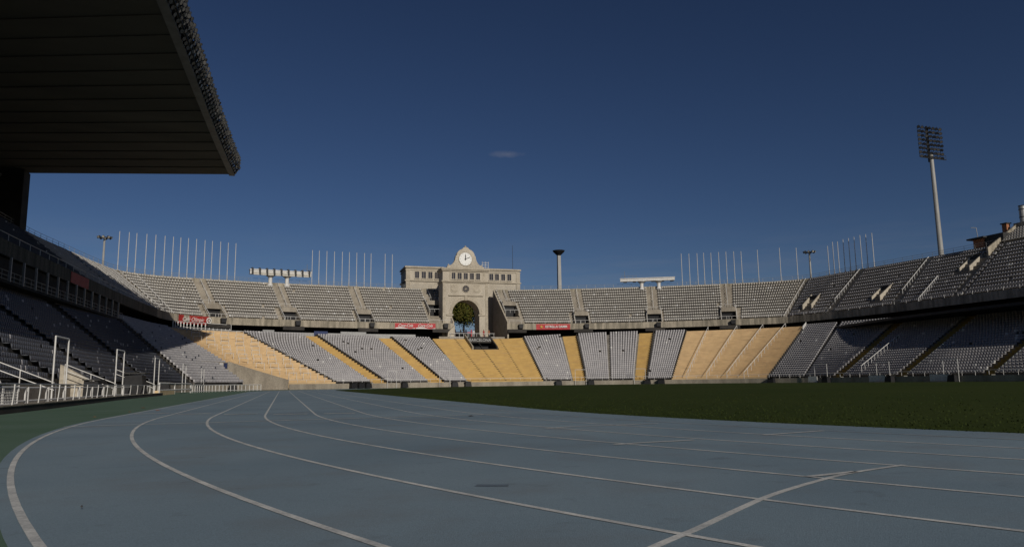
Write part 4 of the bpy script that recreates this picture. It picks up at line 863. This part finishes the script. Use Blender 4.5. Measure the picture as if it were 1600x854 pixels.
# ------------------------------------------------------------- gantries, masts, cauldron, flagpoles
def gantry(u0, u1, uc, z0, th, label, lights):
    g = thing('light_gantry', label, 'gantry', tuple(offc(T, [(u0+u1)/2], 1.5)[0][:2])+(25.7,), 'gantries on the upper stand')
    a, b = offc(T, [u0], -.5)[0], offc(T, [u1], -.5)[0]; d = b-a; ln = float(np.linalg.norm(d[:2])); f_ = frame((a[0], a[1], 0), d[:2])
    mb = MB(); mb.box(.0, ln, -.7, .7, z0, z0+th*.8, fr=f_); mb.box(-.1, ln+.1, -.85, .85, z0+th*.8+.002, z0+th, fr=f_); mb.build('beam', M_WHITE, g)
    for u in uc:
        c = offc(T, [u], -.5)[0]; mb = MB(); mb.lathe((c[0], c[1], 24.9), [(.75, 0), (.6, .3), (.46, .5), (.46, z0-24.9-.75), (.52, z0-24.9-.6), (.8, z0-24.9-.05)], 14); mb.build('column', M_WHITE, g)
        mb = MB(); mb.lathe((c[0], c[1], z0-.6), [(.45, 0), (1.1, .45), (1.1, .597)], 14); mb.build('capital', M_METAL, g)
    if lights:
        for k in range(9):
            x = .5+k*(ln-1)/8; mb = MB(); mb.box(x-.22, x+.22, -1.15, -.86, z0+.1, z0+th+.15, fr=f_); mb.box(x-.16, x+.16, -.9, .9, z0+th+.003, z0+th+.35, fr=f_); mb.build('clamp', M_DARKM, g)
            if k < 8: MB().box(x+.3, x+ln/8-.3, -1.1, -.86, z0-.25, z0+.5, fr=f_).build('floodlight', M_LAMP, g)
    else:
        for k in range(6):
            x = .8+k*(ln-2)/5; mb = MB(); mb.box(x, x+.9, -.5, .3, z0-.25, z0-.003, fr=f_); mb.build('floodlight', M_DARKM, g)
    mb = MB(); e = .3 if not lights else ln-1.8
    for x in np.arange(0, 5 if not lights else 2.2, 1.0): mb.bar(f_((e+x, 0, z0+th)), f_((e+x, 0, z0+th+.7)), .035, 4)
    mb.bar(f_((e, 0, z0+th+.7)), f_((e+(4 if not lights else 2), 0, z0+th+.7)), .035, 4); mb.bar(f_((e+.9, 0, z0+th)), f_((e+.9, 0, z0+th+2.0)), .05, 4)
    mb.build('top_rail', M_METAL, g)
gantry(197.0, 211.6, (201.9, 205.9), 27.5, 1.2, 'white gantry with lamps and dark clamps on two columns, left of the gate', True)
gantry(294.2, 308.5, (299.8, 304.3), 27.15, .85, 'plain white gantry on two columns, right of the gate', False)
POLES = {'A': [(-77.3,158.0,8.2),(-75.8,160.2,8.5),(-74.5,161.5,8.6),(-72.7,163.0,8.8),(-71.0,164.1,8.9),(-69.2,165.0,8.9),(-67.5,165.7,8.9),(-66.0,166.3,8.9),(-64.4,166.8,8.9),(-62.7,167.4,8.9),(-60.9,168.0,8.8),(-59.3,168.5,8.8),(-57.5,169.0,8.8),(-55.8,169.5,8.7),(-54.1,170.0,8.7)],
'B': [(-36.0,173.7,8.4),(-34.3,174.0,8.4),(-32.4,174.2,8.4),(-30.5,174.4,8.4),(-28.5,174.6,8.4),(-26.7,174.8,8.4),(-24.8,175.0,8.4),(-22.8,175.2,8.4),(-21.1,175.3,8.4),(-17.4,175.6,8.5),(-15.5,175.7,8.4)],
'C': [(59.1,156.1,8.2),(60.9,155.2,8.1),(62.7,154.1,8.1),(64.2,153.3,8.1),(65.8,152.3,8.0),(67.5,151.3,8.1),(69.1,150.3,8.1),(70.8,149.3,8.1),(72.3,148.2,8.0),(75.7,145.9,8.1),(79.9,142.4,8.2),(82.7,139.4,7.8)],
'D': [(85.1,130.7,6.8),(85.2,129.0,7.5),(85.3,127.4,7.3),(85.4,125.6,7.5),(85.6,124.0,7.5),(85.8,122.4,7.5),(86.0,120.7,7.6),(86.1,119.0,7.5),(86.3,117.3,7.5)]}
WHERE = {'A': 'of the row at the far left corner', 'B': 'of the row just left of the gate', 'C': 'of the row right of the gate', 'D': 'of the close row above the right stand'}
mb = MB(); mb.bar((0, 0, -1.5), (0, 0, 7.9), .105, 8, .075); mb.lathe((0, 0, -.3), [(.16, 0), (.16, .25), (.1, .3)], 8); mb.lathe((0, 0, 7.9), [(.05, 0), (.09, .05), (.05, .12)], 8)
pme = mb.build('flagpole', M_FLAG).data; bpy.data.objects.remove(bpy.data.objects['flagpole'])
for k, lst in POLES.items():
    for i, (x, y, h) in enumerate(lst):
        o = bpy.data.objects.new('flagpole', pme); col.objects.link(o); o.location = (x, y, 26.2); o.scale = (1, 1, h/7.9)
        tag(o, 'white flagpole, %s from left %s' % (ORD[i], WHERE[k]), 'flagpole', 'flagpoles on the stadium rim')
def ringmast(x, y, z0, z1, label):
    t = thing('lamp_mast', label, 'lamp mast', (x, y, z0), 'small lamp masts'); MB().bar((x, y, z0), (x, y, z1), .34, 10, .22).build('pole', M_POLE, t)
    mb = MB()
    for i in range(16):
        a, c = 2*math.pi*i/16, 2*math.pi*(i+1)/16; mb.bar((x+1.1*math.cos(a), y+1.1*math.sin(a), z1), (x+1.1*math.cos(c), y+1.1*math.sin(c), z1), .09, 5)
        if i % 4 == 0: mb.bar((x, y, z1), (x+1.1*math.cos(a), y+1.1*math.sin(a), z1), .08, 5)
    mb.build('ring', M_DARKM, t)
    for i in range(8):
        a = 2*math.pi*i/8; c = Vector((x+1.4*math.cos(a), y+1.4*math.sin(a), z1+.1)); d = Vector((math.cos(a), math.sin(a), -.6)).normalized(); mb = MB()
        mb.bar(c-d*.3, c+d*.2, .18, 7, .32, 0); mb.bar(c+d*.2, c+d*.23, .28, 7, None, 1); mb.build('lamp', [M_DARKM, M_LAMP], t)
ringmast(-83.8, 175, 11, 36.0, 'slender lamp mast with a ring of lamps behind the far left corner')
ringmast(95.2, 150, 11, 35.2, 'slender lamp mast with a ring of lamps behind the right corner')
fm = thing('floodlight_mast', 'tall grey floodlight mast with a big lamp rack behind the right stand', 'floodlight mast', (100.4, 112, 11))
MB().bar((100.4, 112, 11), (100.1, 112, 52), .68, 16, .42).build('pole', M_POLE, fm)
mb = MB(); fx_ = frame((99.9, 111.9, 50.2), (1, .05)); N_R, N_C = 7, 6
for c in range(N_C+1): mb.bar(fx_((-3.3+c*1.1, .1, .9)), fx_((-3.3+c*1.1, .1, 8.0)), .07, 4)
for r_ in range(N_R+1): mb.bar(fx_((-3.4, .1, .9+r_*1.0)), fx_((3.4, .1, .9+r_*1.0)), .07, 4)
mb.bar(fx_((0, .5, 0)), fx_((0, .5, 8.0)), .25, 6); mb.bar(fx_((-3.6, -.4, .6)), fx_((4.2, -.4, .6)), .1, 4)
for x in (-3.6, -1.2, 1.2, 4.2): mb.bar(fx_((x, -.4, .6)), fx_((x, -.4, 1.6)), .05, 4)
mb.bar(fx_((-3.6, -.4, 1.6)), fx_((4.2, -.4, 1.6)), .05, 4)
mb.build('rack', M_DARKM, fm)
lp = lampmb((-.75, -.45, -.5), 1.2).build('lamp', [M_DARKM, M_LAMPD]); lpm = lp.data; bpy.data.objects.remove(lp)
for r_ in range(N_R+1):
    for c in range(N_C+1):
        o = bpy.data.objects.new('lamp', lpm); col.objects.link(o); o.location = fx_((-3.3+c*1.1+random.uniform(-.1, .1), -.35, .9+r_*1.0)); o.rotation_euler = (0, 0, random.uniform(-.2, .2)); o.parent = fm; o.matrix_parent_inverse = parent_inv(fm)
ca = thing('cauldron_tower', 'slim concrete tower topped by a dark shallow cauldron bowl, right of the gate', 'cauldron', (35.3, 186, 11))
mb = MB(); mb.hexa([(34.7, 185.4, 11), (35.9, 185.4, 11), (35.9, 186.6, 11), (34.7, 186.6, 11), (34.85, 185.55, 38), (35.75, 185.55, 38), (35.75, 186.45, 38), (34.85, 186.45, 38)]); mb.build('shaft', M_POLE, ca)
MB().lathe((35.3, 186, 37.9), [(.4, 0), (.75, .35), (1.6, 1.15), (1.85, 1.6), (1.7, 1.65)], 20).build('bowl', M_BLACK, ca)
tag(MB().bar((20.9, 186, 11), (20.9, 186, 40.5), .12, 6, .05).build('antenna', M_DARKM), 'hair-thin dark antenna rising behind the right wing of the gate', 'antenna')
hut = thing('brick_hut', 'small orange brick hut with a flat dark roof at the top of the right stand', 'hut', (88.9, 92, 25))
MB().box(88.2, 90.4, 90.6, 93, 24.5, 27.6).build('wall', M_BRICK, hut); MB().box(87.4, 91.0, 90.0, 93.8, 27.6, 27.9).build('roof', M_DARKM, hut)
MB().box(88.4, 93, 86.6, 90.5, 24.5, 28.0).build('annex', M_DARKM, hut)
mb = MB(); mb.bar((88.6, 92.2, 27.9), (88.4, 92.2, 30.0), .06, 5); mb.bar((88.4, 92.2, 30.0), (87.5, 92.6, 30.05), .06, 5); tag(mb.build('street_lamp', M_METAL), 'thin bent lamp post standing on the roof of the brick hut', 'lamp')
ch = thing('brick_chimney', 'short brick chimney beside the stepped wall at the top of the right stand', 'chimney', (92, 88.5, 28)); MB().box(91.6, 92.5, 88.3, 89.3, 26, 30.2).build('stack', M_BRICK, ch); MB().box(91.4, 92.7, 88.1, 89.5, 30.2, 30.4).build('cap', M_DARKM, ch)
si = thing('steel_flue', 'ribbed grey metal flue at the right edge above the stand', 'flue', (93, 86.8, 28)); MB().bar((93.2, 86.0, 26), (93.2, 86.0, 33.2), .6, 18).build('pipe', M_METAL, si)
mb = MB()
for z in (29.5, 31, 32.5, 33.2): mb.lathe((93.2, 86.0, z), [(.66, 0), (.66, .14)], 18)
mb.build('band', M_DARKM, si)
# ------------------------------------------------------------- things on the near left and along the front walls
fr_l = [(23.3, 25.8), (38.4, 41.0), (55.1, 57.7), (75.5, 78.5), (97.0, 100.5)]
nm5 = ['nearest', 'second nearest', 'third nearest', 'fourth nearest', 'farthest']
for k, (y0, y1) in enumerate(fr_l):
    mb = MB(); r = .042; x = -53.5
    mb.path([(x, y0, .1), (x, y0, 3.4), (x, y1, 3.4), (x, y1, .1)], r, 6)
    tag(mb.build('portal_frame', M_WHITE), 'tall white steel portal frame, %s of those along the left stand' % nm5[k], 'frame', 'white portal frames before the stands')
for k, (ua, ub, lb) in enumerate([(151.8, 153.9, 'left of the first grey block from the left sand terrace'), (163.8, 166.1, 'at the foot of the second narrow yellow stairway'), (194.0, 196.4, 'before the narrow yellow stairway right of the ochre block'), (206.8, 209.2, 'before the next narrow yellow stairway to the right'), (246.0, 248.8, 'at the left of the shaded right stand'), (260, 262.7, 'in the middle of the shaded right stand'), (273, 275.6, 'towards the right edge of the shaded right stand')]):
    a, b = offc(W, [ua], -.6)[0], offc(W, [ub], -.6)[0]; mb = MB(); mb.path([(a[0], a[1], 0), (a[0], a[1], 3.4), (b[0], b[1], 3.4), (b[0], b[1], 0)], .045, 5)
    tag(mb.build('portal_frame', M_WHITE), 'thin white portal frame '+lb, 'frame', 'white portal frames before the stands')
# white railing on the dark kerb
rl = thing('kerb_railing', 'white railing with curved posts on the dark kerb in the left foreground', 'railing', (-49, 10, .22))
us = np.arange(20.0, KERB.len-.3, 3.2); P_ = offc(KERB, us, .15); mb = MB()
for a, b in zip(P_[:-1], P_[1:]): mb.bar((a[0], a[1], .89), (b[0], b[1], .89), .03, 7, cap=False)
mb.build('top_rail', M_METAL, rl)
for q in P_:
    mb = MB(); pts = [(q[0]+.02*math.sin(math.pi*f*.5)*2, q[1],  .24+.65*f) for f in np.linspace(0, 1, 7)]
    for (a, b) in zip(pts[:-1], pts[1:]): mb.hexa([(a[0]-.015, a[1]-.04, a[2]), (a[0]+.015, a[1]-.04, a[2]), (a[0]+.015, a[1]+.04, a[2]), (a[0]-.015, a[1]+.04, a[2]), (b[0]-.015, b[1]-.04, b[2]), (b[0]+.015, b[1]-.04, b[2]), (b[0]+.015, b[1]+.04, b[2]), (b[0]-.015, b[1]+.04, b[2])])
    mb.build('post', M_WHITE, rl)
# mesh gate behind it
mg = thing('mesh_gate', 'white wire mesh gate behind the kerb railing at the left edge', 'gate', (-50.6, 6, .15))
mb = MB(); x = -50.9
for y in np.arange(-4, 10.0, .16): mb.bar((x-.05*(y+4)*.35, y, .24), (x-.05*(y+4)*.35, y, .78), .009, 4, cap=False)
for z in np.arange(.24, .78, .09): mb.bar((x, -4, z), (x-.24, 10, z), .009, 4, cap=False)
mb.build('wire_mesh', M_WHITE, mg)
mb = MB()
for z in (.22, .8): mb.bar((x, -4, z), (x-.24, 10, z), .035, 5)
for y in (-4, 5.2, 10.0): mb.bar((x-.05*(y+4)*.35, y, .14), (x-.05*(y+4)*.35, y, .84), .035, 6)
mb.build('gate_frame', M_WHITE, mg)
MB().lathe((-51.1, 7.8, .82), [(.04, 0), (.1, .06), (.12, .12), (.08, .2), (.01, .24)], 12).build('knob', M_WHITE, mg)
# second railing with white panels further on
r2 = thing('panel_railing', 'low white railing panels behind the kerb railing along the left stand', 'railing', (-52, 30, .14))
PR = Curve([(-52.2, 12, 0), (-52.9, 30, 0), (-53.2, 45, 0), (-53.9, 56, 0)])
for a, b in [(a_, a_+3.0) for a_ in np.arange(0, PR.len-3, 3.4)]:
    p, q = PR.at(a), PR.at(b); mb = MB()
    for z in (.25, .78): mb.bar((p[0], p[1], z), (q[0], q[1], z), .035, 5)
    for c in (p, q): mb.bar((c[0], c[1], .1), (c[0], c[1], .8), .035, 5)
    mb.build('panel', M_WHITE, r2)
pf = thing('barrier_box', 'white framed barrier panel with a sand coloured base beyond the end of the kerb', 'barrier', (-54.8, 66, 0))
mb = MB(); A_, B_, C_ = (-53.0, 55), (-53.1, 66), (-53.0, 80)
for (p, q) in ((A_, B_), (B_, C_)):
    for z in (.45, 1.1): mb.bar((*p, z), (*q, z), .07, 5)
for c in (A_, B_, C_): mb.bar((*c, 0), (*c, 1.12), .06, 5)
mb.build('frame', M_WHITE, pf); MB().hexa([(-53.5, 55.2, 0), (-52.95, 55.2, 0), (-53.05, 65.8, 0), (-53.6, 65.8, 0), (-53.5, 55.2, .42), (-52.95, 55.2, .42), (-53.05, 65.8, .42), (-53.6, 65.8, .42)]).build('base', M_SAND, pf)
tag(railing(Curve([(-53.2, 81, 0), (-51.8, 92, 0), (-48.5, 102, 0), (-45.5, 109, 0)]), 0, 29, 0, 0, .95, 1.3, .05, mids=(.15,)).build('end_railing', M_WHITE), 'close-set white railing running to the passage in the left corner', 'railing')
def box_thing(P3, s, label, rz=0):
    f_ = frame(P3, (math.cos(rz), math.sin(rz))); b = thing('equipment_box', label, 'box', P3, 'black boxes along the front of the stands')
    mb = MB(); mb.hexa([f_(q) for q in [(-s*.6, -s*.4, .05), (s*.6, -s*.4, .05), (s*.55, s*.4, .05), (-s*.55, s*.4, .05), (-s*.5, -s*.3, s*.9), (s*.5, -s*.3, s*.9), (s*.45, s*.4, s*.95), (-s*.45, s*.4, s*.95)]]); mb.build('body', M_BLACK, b)
    MB().box(-s*.6, s*.6, -s*.45, s*.45, s*.955, s*1.02, fr=f_).build('lid', M_DARKM, b)
for px_, u, lb in ((547, 143.6, 'first black box from the left along the far front wall'), (560, 145.4, 'second black box from the left along the far front wall'), (571, 147.1, 'third black box from the left along the far front wall'), (629, 155.6, 'fourth black box from the left along the far front wall'), (708, 167.1, 'black box at the foot of the grey block left of the ochre one'), (730, 170.1, 'black box at the left foot of the ochre block'), (873, 190.4, 'black box at the foot of the first grey block right of the ochre one'), (924, 197.5, 'black box right of the first narrow yellow stairway on the right half'), (1013, 209.7, 'black box beside the second narrow yellow stairway on the right half'), (1035, 212.7, 'black box at the foot of the last narrow grey block before the right sand block'), (1206, 236.5, 'black box at the right foot of the right sand coloured block'), (1296, 248.7, 'black box at the foot of the first dark stairway in the right stand'), (1397, 262.9, 'black box at the foot of the second dark stairway in the right stand'), (1496, 274.8, 'black box nearest the right edge along the right stand')):
    q = offc(W, [u], -.9)[0]; tx = W.at(u+.5)-W.at(u-.5); box_thing((q[0], q[1], 0), 1.15, lb, math.atan2(tx[1], tx[0]))
for x, y, s, lb in ((-53.6, 15.3, 1.0, 'black box behind the mesh gate at the left edge'), (-54.6, 19.5, .9, 'slanted black box left of the nearest portal frame'), (-53.9, 34, 1.15, 'black box between the first two portal frames'), (-52.9, 42.8, 1.7, 'large black wheeled bin right of the second portal frame'), (-54.8, 72, 1.3, 'black box behind the white framed barrier panel'), (-53, 90, 1.3, 'black box before the farthest portal frame'), (-49.5, 104, 1.3, 'black box nearest the corner passage')):
    box_thing((x, y, .12 if y < 45 else 0), s, lb, math.pi/2)
for k, (ua, ub, lb) in enumerate([(244.6, 246.6, 'pale low hoarding panel before the right stand, leftmost'), (258.4, 262.0, 'pale low hoarding panel before the middle of the right stand'), (270.6, 274.4, 'pale low hoarding panel before the right stand, rightmost')]):
    h_ = thing('hoarding', lb, 'hoarding', tuple(offc(W, [ua], -.8)[0][:2])+(0,), 'hoardings before the right stand'); wallstrip(W, ua, ub, -.8, .25, 1.25, .1).build('board', M_WHITE, h_)
    wallstrip(W, ua, ub, -.85, 0, .25, .3).build('foot', M_METAL, h_)
# concrete ramp beside the second stairway on the near left
rp = MB(); rp.hexa([(-54.9, 40.9, .1), (-57.6, 40.9, .1), (-57.6, 41.4, .1), (-54.9, 41.4, .1), (-54.9, 40.9, .9), (-57.6, 40.9, 2.45), (-57.6, 41.4, 2.45), (-54.9, 41.4, .9)][::1])
tag(rp.build('concrete_ramp', M_STONE), 'pale sloping concrete block between the first two handrails of the left stand', 'block')
rail_top = railing(T, 100, 243, .2, 25.75, .9, 2.4, .03, mids=(.5,)); tag(rail_top.build('rim_railing', M_METAL), 'thin grey railing along the rim of the stadium left of the gate', 'railing')
rail_top = railing(T, 261, 391, .2, 25.75, .9, 2.4, .03, mids=(.5,)); tag(rail_top.build('rim_railing', M_METAL), 'thin grey railing along the rim of the stadium right of the gate', 'railing')
# dark slab added under the right upper stand to cast shade on the rows below
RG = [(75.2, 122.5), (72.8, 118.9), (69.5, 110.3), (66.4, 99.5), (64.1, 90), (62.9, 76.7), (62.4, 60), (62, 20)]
sg = thing('added_shade_slab', 'added dark slab shading the rows below the right upper stand', 'shade slab', (72, 80, 11)); mb = MB()
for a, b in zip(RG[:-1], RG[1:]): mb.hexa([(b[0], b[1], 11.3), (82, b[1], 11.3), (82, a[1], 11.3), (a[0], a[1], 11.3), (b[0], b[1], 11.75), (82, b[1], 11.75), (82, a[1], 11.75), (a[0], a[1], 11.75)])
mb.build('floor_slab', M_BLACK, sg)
# stand closing the end behind the camera (outside the photograph)
ne = thing('near_stand', 'stand at the near end of the arena, behind the photographer', 'grandstand', (0, -60, 0))
for tier, a, b, nm in ((LOW, 112, 252, 'lower_tier'), (UPP, 150, 335, 'upper_tier')):
    s_ = steps(tier, a, b, seg=6); s_.v = [(x, 84.4-y, z) for x, y, z in s_.v]; s_.f = [f[::-1] for f in s_.f]; s_.build(nm, [M_STEP, M_STEP], ne)
s_ = wallstrip(T, 165, 378, 0, 11, 25.7, .4, seg=6); s_.v = [(x, 84.4-y, z) for x, y, z in s_.v]; s_.build('back_wall', M_FASC, ne)
s_ = wallstrip(F, 150, 335, 0, 13.9, 15.5, .3, seg=6); s_.v = [(x, 84.4-y, z) for x, y, z in s_.v]; s_.build('parapet', M_FASC, ne)
s_ = wallstrip(F, 150, 335, 5, 10.5, 17, .3, seg=6); s_.v = [(x, 84.4-y, z) for x, y, z in s_.v]; s_.build('concourse_wall', M_DARKC, ne)
